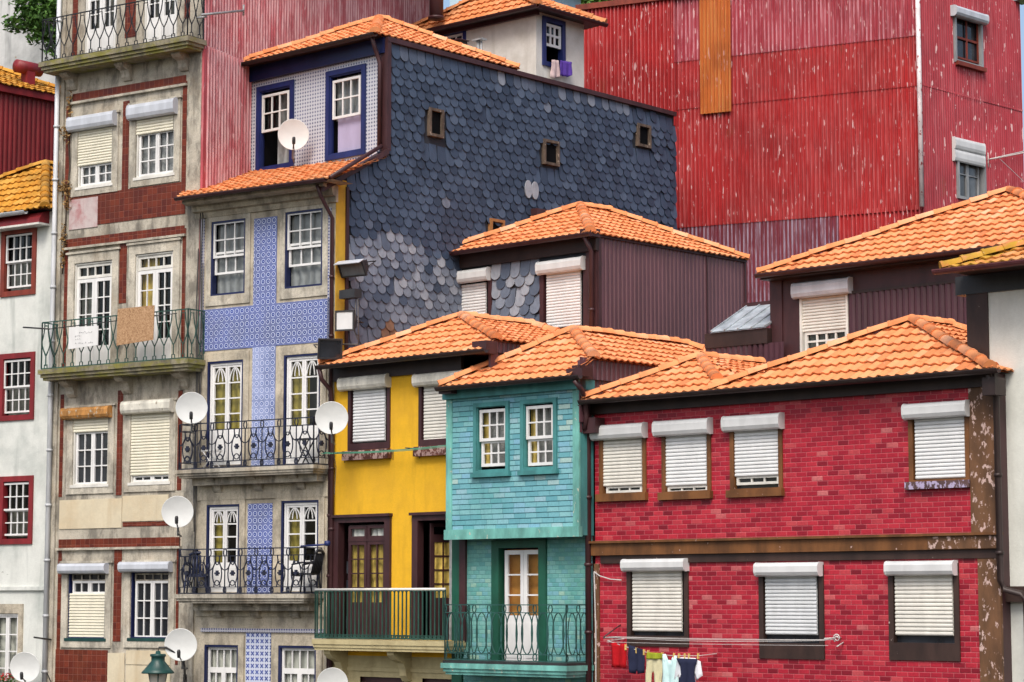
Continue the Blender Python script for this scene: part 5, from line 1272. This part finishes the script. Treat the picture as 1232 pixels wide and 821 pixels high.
o0,o1 = K1.at(844,60)[0], K1.at(881,60)[0]; m = MB(); m.corr(o0, o1, lambda u: zk-.02, lambda u: K1.at(862,137)[1], .105, .022, -.13); m.build('orange_sheet', M['orange_sheet'], big, K1)
m = MB(); m.box(kL-.1,.1,-.2,.2,zk,zk+.16); m.build('coping', M['rust_red'], big, K1)
pu = .02; m = MB(); m.tube([(pu,-.14,K1.at(1108,250)[1]),(pu,-.14,zk-.1)], .065, 8); m.build('drainpipe', M['pipe_flaked'], big, K1)
kR = K2.at(1228,100)[0]
w1 = K2.R(1148.5,1180,20,76); w2 = K2.R(1150,1181,180,242)
def m_holes(f, a, c, z0, z1, holes, mat, v):
    us = sorted([a,c]+[h[0] for h in holes]+[h[1] for h in holes]); m = MB()
    hu = [(holes[0][0],holes[0][1])]
    lo_ = min(h[0] for h in holes); hi_ = max(h[1] for h in holes)
    m.corr(a, lo_, lambda u: z1, lambda u: z0, .105, .018, v); m.corr(hi_, c, lambda u: z1, lambda u: z0, .105, .018, v)
    zz = z0
    for h in sorted(holes, key=lambda h: h[2]):
        m.corr(lo_, hi_, lambda u: h[2], lambda u: zz, .105, .018, v); zz = h[3]
    m.corr(lo_, hi_, lambda u: z1, lambda u: zz, .105, .018, v); return m
hh = [(min(w1[0],w2[0]),max(w1[1],w2[1]),w1[2],w1[3]),(min(w1[0],w2[0]),max(w1[1],w2[1]),w2[2],w2[3])]
zseam = K2.at(1165,118)[1]
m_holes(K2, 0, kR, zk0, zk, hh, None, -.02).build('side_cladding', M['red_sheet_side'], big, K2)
m = MB(); m.corr(0, kR, lambda u: zseam+.05, lambda u: zseam-.0, .105, .018, -.035); m.build('seam_strip', M['red_sheet_side'], big, K2)
W = part_ring(big, K2, (hh[0][0],hh[0][1],w1[2]-.08,w1[3]), .08, M['grey_metal'], 'window', v0=-.08, v1=.1)
sash(W, K2, inset(w1,.07), 2, 2, 'rust_red', .06, .02, .06, .05); pane(W, K2, w1, 'glass'); shutbox(W, K2, K2.R(1148.5,1186,12,24,-.15), 'box_alu', -.24, -.02); sill(W, K2, (w1[0]-.05,w1[1]+.05,w1[2]-.16,w1[2]-.05), 'rust_red', -.14)
W = part_ring(big, K2, (hh[0][0],hh[0][1],w2[2],w2[3]), .07, M['grey_metal'], 'window', v0=-.08, v1=.1)
two = inset(w2,.06); two_leaf(W, K2, two, 1, 2, 'grey_metal'); pane(W, K2, w2, 'glass_grey'); bx = K2.R(1149,1184,169,197,-.1); shutbox(W, K2, (bx[0],bx[1],bx[2],(bx[2]+bx[3])/2-.01), 'box_white', -.12, -.02); shutbox(W, K2, (bx[0],bx[1],(bx[2]+bx[3])/2+.01,bx[3]), 'box_white', -.14, -.02)
m = MB(); m.quad((kL,.25,0),(0,.25,0),(0,.25,zk),(kL,.25,zk)); m.quad((kL,.25,0),(kL,8,0),(kL,8,zk),(kL,.25,zk)); m.build('back_wall', M['dark_red'], big, K1)
m = MB(); m.quad((0.3,.3,0),(kR,.3,0),(kR,.3,zk),(.3,.3,zk)); m.quad((kR,0,0),(kR,8,0),(kR,8,zk),(kR,0,zk)); m.build('back_wall', M['dark_red'], big, K2)
m = MB(); zq = K2.at(1222,2)[1]; m.box(kR-.25,kR+.3,-.35,.1,zq,zq+.25); m.build('eave_end', M['grey_metal'], big, K2)
# washing rods on its side wall
rod = empty('wall_washing_rods', K2, K2.at(1188,188)[0], 0, K2.at(1188,190)[1], 'bare pale washing rods and lines fixed beside the lower window of the red corrugated wall', 'clothes rods')
m = MB(); ru,rz = K2.at(1187,193); m.tube([(ru,0,rz),(ru,-1.3,rz+.05)], .016, 5); m.tube([(ru,-.05,rz+.2),(ru,-.05,rz-.2)], .014, 5)
m.tube([(ru,-.1,rz+.02),(ru+2.0,-.1,rz+.55)], .014, 5); m.tube([(ru,-.4,rz),(ru+2.4,-.3,rz-.9)], .008, 4); m.build('rod', M['wire_white'], rod, K2)
# ================================================================== beyond
OW = frame_at(30, 40, 82, 30.0)
ow = empty('old_wall', OW, -12, 0, 0, 'high stained grey plaster wall behind the tree in the top corner', 'wall')
m = MB(); m.box(-14,9,0,1.0,0,OW.at(30,-160)[1]); m.build('wall_face', M['old_wall'], ow, OW)
m = MB(); zt_ = OW.at(30,-160)[1]; m.box(-14.1,9.1,-.12,1.1,zt_,zt_+.25); m.build('coping', M['granite'], ow, OW)
PB = frame_at(580, 6, 72, 30.0)
pb = empty('pale_blue_house', PB, -1.5, 0, 0, 'pale blue house wall just showing above the tiled attic roof', 'house')
m = MB(); m.box(-1.2,1.4,0,4,0,PB.at(580,-30)[1]); m.build('wall', M['pale_blue_wall'], pb, PB)
m = MB(); zt_ = PB.at(580,-30)[1]; m.add([(-1.6,-.3,zt_),(1.8,-.3,zt_),(1.8,4.3,zt_),(-1.6,4.3,zt_),(.1,2,zt_+1)], [(0,1,4),(1,2,4),(2,3,4),(3,0,4),(3,2,1,0)]); m.build('roof', M['roof_old'], pb, PB)
def leaves(m, c, rad, n, size, rnd, lo=0., hi=1.):
    for _ in range(n):
        a = rnd.uniform(0,2*PI); zz = rnd.uniform(-1,1); rr = rnd.random()**.4
        s = math.sqrt(1-zz*zz); p = Vector((c[0]+rad[0]*rr*s*math.cos(a), c[1]+rad[1]*rr*s*math.sin(a), c[2]+rad[2]*rr*zz))
        d = Vector((rnd.gauss(0,1),rnd.gauss(0,1),rnd.gauss(0,.6))).normalized(); e = d.cross(Vector((rnd.gauss(0,1),rnd.gauss(0,1),rnd.gauss(0,1)))).normalized()
        k = size*rnd.uniform(.6,1.3); m.add([p-d*k, p+e*k*.42, p+d*k, p-e*k*.42], [(0,1,2,3)], rnd.uniform(lo,hi))
rnd = random.Random(4)
cre = empty('dry_creeper', P, P.at(82,200)[0], 0, 8, 'dried brown creeper clinging to the granite house beside the white drainpipe', 'creeper')
m = MB()
for (px,py,ru,rz,n) in ((84,125,.10,.45,60),(82,160,.12,.4,60),(76,158,.2,.15,25),(80,228,.2,.22,80),(72,222,.22,.2,40),(82,245,.12,.2,40),(77,285,.09,.35,60),(76,310,.07,.3,40)):
    u,z = P.at(px,py,-.05); leaves(m, (u,-.07,z), (ru,.06,rz), n, .05, rnd)
m.build('foliage', M['straw'], cre, P)
m = MB(); m.tube([P.at(px,py,-.04)[0:1]+(-.04,)+P.at(px,py,-.04)[1:] for px,py in ((75,330),(78,290),(80,240),(84,200),(82,160),(85,115))], .018, 5); m.build('stem', M['bark'], cre, P)
TF = frame_at(48, 30, 72, 0)
gu,gz = WF.at(8,824,-.22); ge = empty('geranium_pot', WF, gu, -.22, gz-.35, 'red geranium on the lowest window ledge of the whitewashed house', 'plant')
m = MB(); leaves(m, (gu,-.22,gz+.1), (.38,.12,.13), 130, .045, rnd); m.build('foliage', M['leaf'], ge, WF)
m = MB(); leaves(m, (gu,-.26,gz+.18), (.34,.1,.10), 60, .035, rnd); m.build('flowers', M['petal'], ge, WF)
m = MB(); m.box(gu-.4,gu+.4,-.34,-.04,gz-.2,gz+.02); m.build('trough', M['rust_red'], ge, WF)
tr = empty('leafy_tree', TF, 0, 0, 8, 'dense green tree beside the upper balcony of the granite house', 'tree')
zt0 = TF.at(48,30)[1]; ppm = 38.5
m = MB(); m.tube([(1.2,.6,0),(1.1,.5,zt0-5),(.7,.3,zt0-2),(.5,0,zt0+.6)], .3, 8, r1=.12)
brs = []
for i in range(9):
    a = rnd.uniform(0,2*PI); l_ = rnd.uniform(.8,1.8); b0 = Vector((.7,.3,zt0-2+i*.35)); b1 = b0+Vector((math.cos(a)*l_*.6,math.sin(a)*l_*.4,.5)); b2 = b1+Vector((math.cos(a)*l_*.5,math.sin(a)*l_*.4,.3)); m.tube([b0,b1,b2], .08, 6, r1=.025)
m.build('trunk', M['bark'], tr, TF)
m = MB()
for (px,py,rx,rz,n) in ((42,8,.75,.55,330),(60,4,.8,.6,340),(28,2,.5,.4,160),(52,22,.7,.45,320),(66,20,.7,.5,300),(34,20,.45,.3,130),(14,27,.4,.28,130),(25,30,.42,.25,110),(46,38,.4,.3,150),(58,40,.5,.35,170),(40,49,.22,.2,50),(62,50,.45,.4,120),(66,62,.3,.4,70),(70,-10,1,.7,300),(45,-18,1,.6,300)):
    u,z = TF.at(px,py); leaves(m, (u,rnd.uniform(-.3,.3),z), (rx*.95,.7,rz*.95), n, .105, rnd)
m.build('crown', M['leaf'], tr, TF)
HF = frame_at(690, 4, 84, 0)
sh = empty('hillside_shrub', HF, 0, 0, 10, 'bright green shrubs on the slope above the red corrugated wall', 'shrub')
m = MB(); zh = HF.at(690,4)[1]
for i in range(70):
    leaves(m, (rnd.uniform(-3.6,3.4), rnd.uniform(-1,1.5), zh+rnd.uniform(-1.6,.9)), (.7,.6,.5), 110, .13, rnd)
m.build('foliage', M['grass_hill'], sh, HF)
m = MB(); m.tube([(0,.4,10),(.3,.5,zh-.2)], .1, 6); m.tube([(.2,.4,zh-2),(1.6,.5,zh+.2)], .07, 6); m.build('stem', M['bark'], sh, HF)
# ================================================================== ground
def sheet_ground():
    m = MB(); m.quad((-300,-60,0),(300,-60,0),(300,500,0),(-300,500,0)); o = m.build('street', M['street']); tag(o, kind='structure')
sheet_ground()
m = MB(); n_ = 24
vs = [(-120+240*i/n_, 92+6*math.sin(i), 0) for i in range(n_+1)]+[(-120+240*i/n_, 120+4*math.sin(i*1.7), 20+2.5*math.sin(i*.9)) for i in range(n_+1)]
m.add(vs, [(i,i+1,i+n_+2,i+n_+1) for i in range(n_)], .3); o = m.build('hillside', M['grass_hill']); tag(o, kind='structure')
# ================================================================== satellite dishes
def make_dish():
    e = bpy.data.objects.new('satellite_dish', None); COL.objects.link(e); WORLD[e.name] = Matrix.Identity(4)
    tilt = Matrix.Rotation(math.radians(10), 4, 'X')
    def bake(m): m.v = [tuple(tilt @ Vector(p)) for p in m.v]; return m
    Rr = .36; prof = [(0.0,.05)]+[(Rr*k/10, .05*(1-(k/10)**2)) for k in range(1,11)]+[(Rr+.012,-.004),(Rr+.012,.012)]+[(Rr*k/10, .065-.05*((k/10)**2)) for k in range(9,0,-1)]+[(0,.065)]
    rf = bake(MB().lathe(prof, (0,0,0), 'y', 40)).build('reflector', M['dish'], e)
    m = MB(); m.tube([(0,.05,-.34),(0,-.02,-.33),(0,-.26,-.19)], .016, 6); bake(m).build('feed_arm', M['dark_metal'], e)
    m = MB(); m.lathe([(.0,-.09),(.036,-.09),(.042,-.03),(.042,.05),(.028,.09),(0,.09)], (0,-.27,-.15), 'z', 12); bake(m).build('feed_horn', M['dark_metal'], e)
    m = MB(); m.tube([(0,-.25,-.19),(.02,-.02,-.36),(.05,.2,-.5),(.03,.35,-.75),(.09,.5,-1.1),(.05,.58,-1.7)], .009, 4); m.build('cable', M['cable'], e)
    m = MB(); m.tube([(0,.09,0),(0,.2,-.02),(0,.22,-.35),(0,.24,-.55)], .024, 8); m.tube([(0,.24,-.5),(.05,.6,-.55)], .022, 8); m.box(-.06,.06,.08,.16,-.08,.08); m.build('mount', M['grey_metal'], e)
    return e
DW = MB
dish0 = make_dish()
specs = [(D,-.55,353,162,18.5,'white satellite dish mounted in front of the tiled attic windows, highest of the dishes',8),
         (B,-.75,230.5,491,19,'white satellite dish at the far end of the upper balcony of the blue tiled house',6),
         (B,-.75,213.5,616,19,'white satellite dish on the wall between the two balconies of the blue tiled house',4),
         (P,-.7,217.5,776,19.5,'white satellite dish beside the green street lantern',-2),
         (R,-.95,399,503,19.8,'white satellite dish at the corner of the yellow house below the black floodlight',2),
         (WF,-.6,30,803,18,'white satellite dish low on the whitewashed house at the bottom corner',-6),
         (B,-.7,400,822,18.5,'white satellite dish cut by the bottom edge under the yellow balcony',3)]
for i,(f,v,px,py,rad,lab,yaw) in enumerate(specs):
    u,z = f.at(px,py,v); w = f.w(u,v,z); sc = rad/FPX*(w-CAMP).length/.372
    if i == 0: e = dish0
    else:
        e = dish0.copy(); COL.objects.link(e)
        for ch in dish0.children:
            c = ch.copy(); COL.objects.link(c); c.parent = e
    e.location = w; e.rotation_euler = (0,0,math.radians(yaw)); e.scale = (sc,)*3
    tag(e, lab, 'satellite dish', 'satellite dishes on the facades')
# ================================================================== floodlights at the blue house corner
def flood(f, u, v, z, w, h, d, yaw, pitch, label, front='dish', hood=True):
    e = empty('floodlight', f, u, v, z, label, 'floodlight', 'floodlights at the corner of the slate wall')
    T = f.m @ Matrix.Translation((u,v,z)) @ Matrix.Rotation(math.radians(yaw),4,'Z') @ Matrix.Rotation(math.radians(pitch),4,'X')
    class Q: pass
    q = Q(); q.m = T
    m = MB(); m.add([(-w/2,0,-h/2),(w/2,0,-h/2),(w/2,0,h/2),(-w/2,0,h/2),(-w*.36,d,-h*.3),(w*.36,d,-h*.3),(w*.36,d,h*.3),(-w*.36,d,h*.3)], [(4,5,6,7)[::-1],(0,4,5,1)[::-1],(1,5,6,2)[::-1],(2,6,7,3)[::-1],(3,7,4,0)[::-1]])
    for k in range(5): m.box(-w*.3+k*w*.15-.006,-w*.3+k*w*.15+.006,d*.6,d*1.25,-h*.28,h*.28)
    m.build('housing', M['dark_metal'], e, q)
    m = MB(); m.ring((-w/2-.015,w/2+.015,-h/2-.015,h/2+.015), .035, -.03, .02); m.build('bezel', M['dark_metal'], e, q)
    m = MB(); m.box(-w/2+.01,w/2-.01,-.012,.0,-h/2+.01,h/2-.01); m.build('front_glass', M[front], e, q)
    if hood: m = MB(); m.box(-w/2-.02,w/2+.02,-.16,.05,h/2+.02,h/2+.035); m.build('hood', M['box_alu'], e, q)
    m = MB(); m.tube([(-w/2-.03,d*.4,0),(-w/2-.03,d*1.6,0),(w/2+.03,d*1.6,0),(w/2+.03,d*.4,0)], .014, 5); m.tube([(0,d*1.6,0),(0,d*1.6+.12,-.02)], .02, 6); m.build('bracket', M['dark_metal'], e, q)
    return e
u,z = S.at(424,324,.15); flood(S, u, .15, z, .66, .32, .26, 8, 28, 'wide dark floodlight with pale top hood, upper one on the slate wall corner', 'interior_grey')
u,z = S.at(415,386,-.05); flood(S, u, -.05, z, .42, .42, .28, 22, 0, 'square floodlight with a bright white face under the hooded one', 'box_white', False)
m = MB()
u,z = S.at(397,420,-.45); flood(S, u, -.45, z, .50, .42, .34, 55, 15, 'black floodlight tilted sideways just above the yellow house gutter', 'glass', False)
u,z = S.at(418,354,.0); jb = empty('junction_box', S, u, .05, z, 'black junction box and cables between the two upper floodlights', 'junction box')
m = MB(); m.box(u-.24,u+.24,-.02,.2,z-.09,z+.10); m.build('cover', M['dark_metal'], jb, S)
m = MB(); m.tube([(u+.16,.1,z-.1),(u+.2,.05,z-.5),(u+.1,.1,z-.75),(u+.22,.1,z-1.0)], .012, 5); m.tube([(u+.22,.1,z-.1),(u+.26,.1,z-1.1)], .014, 5); m.tube([(u-.2,.0,z-1.08),(u+.3,.05,z-1.12)], .018, 5); m.build('cable', M['cable'], jb, S)
# ================================================================== signs on the granite house balcony
uL_,uR_,v_,z_ = FLR['s457']
def board(name, px, mat, label, cat, v=None, marks=None, lean=0):
    v = v_-.03 if v is None else v; pts = [P.at(x,y,v) for x,y in px]; c = sum(p[0] for p in pts)/4
    e = empty(name, P, c, v, min(p[1] for p in pts), label, cat)
    MB().prism(pts, v-.012, v+.006).build('panel', M[mat], e, P)
    if marks: marks(e, v)
    return e
def scrib(e, v):
    m = MB(); rr = random.Random(2)
    for (xa,xb,y) in ((92,112,401),(91,99,405.5),(91,98,409.5),(91,113,413.5)):
        a,c = P.at(xa,y,v),P.at(xb,y-1.2,v); n = int((c[0]-a[0])/.05)
        for i in range(n):
            if rr.random() < .85: u0_ = a[0]+(c[0]-a[0])*i/n; z0_ = a[1]+(c[1]-a[1])*i/n; m.tube([(u0_,v-.015,z0_+rr.uniform(-.015,.015)),(u0_+.018,v-.015,z0_+rr.uniform(-.02,.03)),(u0_+.035,v-.015,z0_+rr.uniform(-.015,.015))], .005, 4)
    m.build('handwriting', M['grey_metal'], e, P)
board('paper_sign', [(82.5,420.5),(118,415.5),(118.5,392),(83.5,394)], 'white_paint', 'white handwritten sheet tied to the rail of the granite house balcony', 'sign', marks=scrib)
board('wooden_board', [(140.5,416),(184.5,409),(186,367.5),(142,372)], 'osb', 'rough brown chipboard sheet tied to the granite house balcony', 'board')
rb_ = empty('railing_rod', P, uL_, v_, z_+1.1, 'thin dark rod sticking out past the left end of the granite house balcony', 'rod')
m = MB(); a_ = P.at(28,394,v_); c_ = P.at(60,396,v_); m.tube([(a_[0],v_,a_[1]),(c_[0],v_,c_[1])], .02, 6); c2_ = P.at(212,378,v_); m.tube([(c_[0],v_,c_[1]),(c2_[0],v_+.02,c2_[1]+.02)], .012, 5); m.build('rod', M['dark_metal'], rb_, P)
# ================================================================== furniture on the blue house balconies
def chair(f, u, v, z, yaw, mat, label, s=1.0):
    e = empty('garden_chair', f, u, v, z, label, 'chair', 'chairs on the lower balcony')
    T = f.m @ Matrix.Translation((u,v,z)) @ Matrix.Rotation(math.radians(yaw),4,'Z') @ Matrix.Scale(s,4)
    class Q: pass
    q = Q(); q.m = T
    m = MB(); m.box(-.23,.23,-.22,.22,.40,.44); m.box(-.22,.22,-.25,-.21,.37,.43); m.build('seat', M[mat], e, q)
    m = MB()
    for k in range(6): x = -.19+k*.076; m.tube([(x,.22,.44),(x,.27,.66),(x*1.02,.31,.86)], .026, 5)
    m.tube([(-.22,.31,.86),(-.1,.32,.92),(.1,.32,.92),(.22,.31,.86)], .035, 6); m.build('backrest', M[mat], e, q)
    for sx in (-1,1):
        m = MB(); m.tube([(sx*.25,-.2,.42),(sx*.27,-.21,.62),(sx*.27,0,.66),(sx*.25,.28,.66)], .022, 6); m.build('armrest', M[mat], e, q)
        for sy in (-1,1): m = MB(); m.tube([(sx*.21,sy*.19,.42),(sx*.25,sy*.25,0)], .026, 6, r1=.018); m.build('leg', M[mat], e, q)
    return e
zf2 = FLR[715]+.01
u = B.at(236,690,-.32)[0]; chair(B, u, -.30, zf2, 35, 'chair_blue', 'dark blue plastic garden chair at the far end of the lower balcony')
u = B.at(368,690,-.34)[0]; chair(B, u, -.33, zf2, -75, 'chair_black', 'black plastic garden chair near the yellow house on the lower balcony')
ar = empty('airing_rod', B, B.at(380,657,-.62)[0], -.62, B.at(380,657,-.62)[1], 'bright blue rod laid along the end of the lower balcony rail', 'rod')
a_,c_ = B.at(362,657.5,-.66), B.at(396,655,-.66); m = MB(); m.tube([(a_[0],-.66,a_[1]),(c_[0],-.66,c_[1])], .022, 6); m.lathe([(0,-.06),(.06,-.05),(.07,0),(.06,.05),(0,.06)], (c_[0]-.05,-.66,c_[1]+.02), 'z', 10); m.build('rod', M['blue_paint'], ar, B)
zf1 = FLR[562]+.01
u = B.at(255,540,-.3)[0]; st_ = empty('balcony_table', B, u, -.3, zf1, 'small white folding table on the upper iron balcony', 'table')
m = MB(); m.box(u-.22,u+.22,-.42,-.18,zf1+.40,zf1+.43); m.build('table_top', M['white_paint'], st_, B)
for sg in (1,-1):
    m = MB(); m.tube([(u-sg*.18,-.40,zf1+.40),(u+sg*.18,-.40,zf1)], .014, 5); m.tube([(u-sg*.18,-.2,zf1+.40),(u+sg*.18,-.2,zf1)], .014, 5); m.build('leg', M['white_paint'], st_, B)
u = B.at(368,540,-.3)[0]; fs = empty('folding_stool', B, u, -.3, zf1, 'dark folding stool in front of the second upper balcony door', 'stool')
m = MB(); m.box(u-.22,u+.22,-.42,-.2,zf1+.55,zf1+.58); m.build('seat', M['iron'], fs, B)
for sg in (1,-1):
    m = MB(); m.tube([(u-sg*.16,-.40,zf1+.55),(u+sg*.18,-.40,zf1)], .016, 5); m.tube([(u-sg*.16,-.22,zf1+.55),(u+sg*.18,-.22,zf1)], .016, 5); m.build('leg', M['iron'], fs, B)
# ================================================================== street lantern
vl = -1.0; lu,lz = P.at(190,800,vl)
lm = empty('street_lantern', P, P.at(222,816)[0], 0, lz-.5, 'dark green bracket street lantern on the granite house wall', 'street lamp')
m = MB(); m.lathe([(0,.30),(.05,.30),(.06,.24),(.17,.235),(.18,.19),(.15,.17),(.15,.08),(.30,-.10),(.36,-.16),(.36,-.19),(.30,-.18),(0,-.17)], (lu,vl,lz), 'z', 20); m.build('hood', M['lamp_green'], lm, P)
m = MB(); m.lathe([(.19,-.18),(.17,-.4),(.11,-.62),(0,-.64)], (lu,vl,lz), 'z', 16); m.build('lantern_glass', M['lamp_pane'], lm, P)
m = MB()
for k in range(4): a = PI/4+k*PI/2; m.tube([(lu+.2*math.cos(a),vl+.2*math.sin(a),lz-.18),(lu+.12*math.cos(a),vl+.12*math.sin(a),lz-.64)], .014, 5)
m.lathe([(.10,-.62),(.13,-.64),(.05,-.74),(0,-.76)], (lu,vl,lz), 'z', 12); m.build('lantern_frame', M['lamp_green'], lm, P)
wu,wz = P.at(224,818,0); m = MB(); m.tube([(lu,vl,lz+.28),(lu+.02,vl,lz+.38),(lu+.12,vl+.12,lz+.38),(lu+.35,vl*.55,lz+.15),(wu,-.02,wz)], .022, 8); m.tube([(lu+.35,vl*.55,lz+.15),(wu,-.02,wz-.45)], .016, 6); m.box(wu-.06,wu+.06,-.04,.01,wz-.55,wz+.12); m.build('wall_bracket', M['dark_metal'], lm, P)
wb = empty('wall_rod', P, P.at(62,775)[0], 0, P.at(62,775)[1], 'short dark metal arm sticking out beside the white drainpipe', 'rod')
a_ = P.at(41,767,-.7); c_ = P.at(63,770,0); m = MB(); m.tube([(a_[0],-.7,a_[1]),(c_[0],0,c_[1])], .022, 6); m.tube([(c_[0],-.02,c_[1]+.14),(c_[0],-.02,c_[1]-.14)], .02, 6); m.tube([(c_[0]-.15,-.12,c_[1]-.6),(c_[0]+.05,-.05,c_[1]-1.0)], .012, 5); m.build('arm', M['dark_metal'], wb, P)
# power cables down the joint between the granite and the azulejo house
cb_ = empty('power_cables', B, bl_L+.05, -.08, 5, 'grey power cables running down between the granite and blue tiled houses', 'cable')
m = MB()
for k,(dx,y0_,y1_) in enumerate(((0,246,700),(.06,250,480),(-.06,300,640),(.10,318,560))):
    za_,zb3 = B.at(240,y0_)[1], B.at(240,y1_)[1]; m.tube([(bl_L+.06+dx+.02*math.sin(i*1.3+k),-.08,za_+(zb3-za_)*i/9) for i in range(10)], .014, 5)
m.build('cable', M['cable'], cb_, B)
an = empty('wall_antenna', PS, PS.at(262,15)[0], 0, PS.at(262,15)[1], 'grey metal aerial arm fixed high on the pink corrugated wall', 'aerial')
a_ = PS.at(243,18,-.25); c_ = PS.at(293,13,-.25); m = MB(); m.tube([(a_[0],-.25,a_[1]),(c_[0],-.25,c_[1])], .03, 6); m.tube([(c_[0],-.25,c_[1]-.12),(c_[0],-.25,c_[1]+.14)], .025, 6); m.tube([(a_[0]+.2,-.25,a_[1]),(a_[0]+.2,0,a_[1])], .025, 6); m.build('arm', M['grey_metal'], an, PS)
# ================================================================== camera, sky, sun
cam = bpy.data.cameras.new('camera'); co = bpy.data.objects.new('camera', cam); COL.objects.link(co)
co.location = CAMP; co.rotation_euler = (PI/2+PITCH, 0, 0); cam.sensor_width = 36; cam.lens = 36*FPX/PXW; cam.clip_end = 2000; cam.clip_start = .5
SC.camera = co
SUN_EL, SUN_AZ = math.radians(50), math.radians(-168)   # azimuth measured from +Y (north) clockwise
w = bpy.data.worlds.new('World'); SC.world = w; w.use_nodes = True; nt = w.node_tree
bg = nt.nodes['Background']; sky = nt.nodes.new('ShaderNodeTexSky'); sky.sky_type = 'NISHITA'; sky.sun_disc = False
sky.sun_elevation = SUN_EL; sky.sun_rotation = SUN_AZ; sky.dust_density = 4; sky.ozone_density = .6; sky.air_density = 1.0
nt.links.new(sky.outputs[0], bg.inputs[0]); bg.inputs[1].default_value = .135
sl = bpy.data.lights.new('sun','SUN'); so = bpy.data.objects.new('sun', sl); COL.objects.link(so); sl.energy = 1.5; sl.angle = math.radians(22); sl.color = (1,.96,.9)
sd = Vector((math.sin(SUN_AZ)*math.cos(SUN_EL), math.cos(SUN_AZ)*math.cos(SUN_EL), math.sin(SUN_EL)))
so.rotation_euler = sd.to_track_quat('Z','Y').to_euler(); so.location = (0,-20,60)
vs = SC.view_settings; vs.view_transform = 'Standard'; vs.look = 'None'; vs.gamma = 1; vs.exposure = .58
try: vs.use_curve_mapping = False
except Exception: pass
SC.cycles.max_bounces = 6; SC.cycles.diffuse_bounces = 3; SC.cycles.transparent_max_bounces = 8; SC.cycles.caustics_reflective = False; SC.cycles.caustics_refractive = False
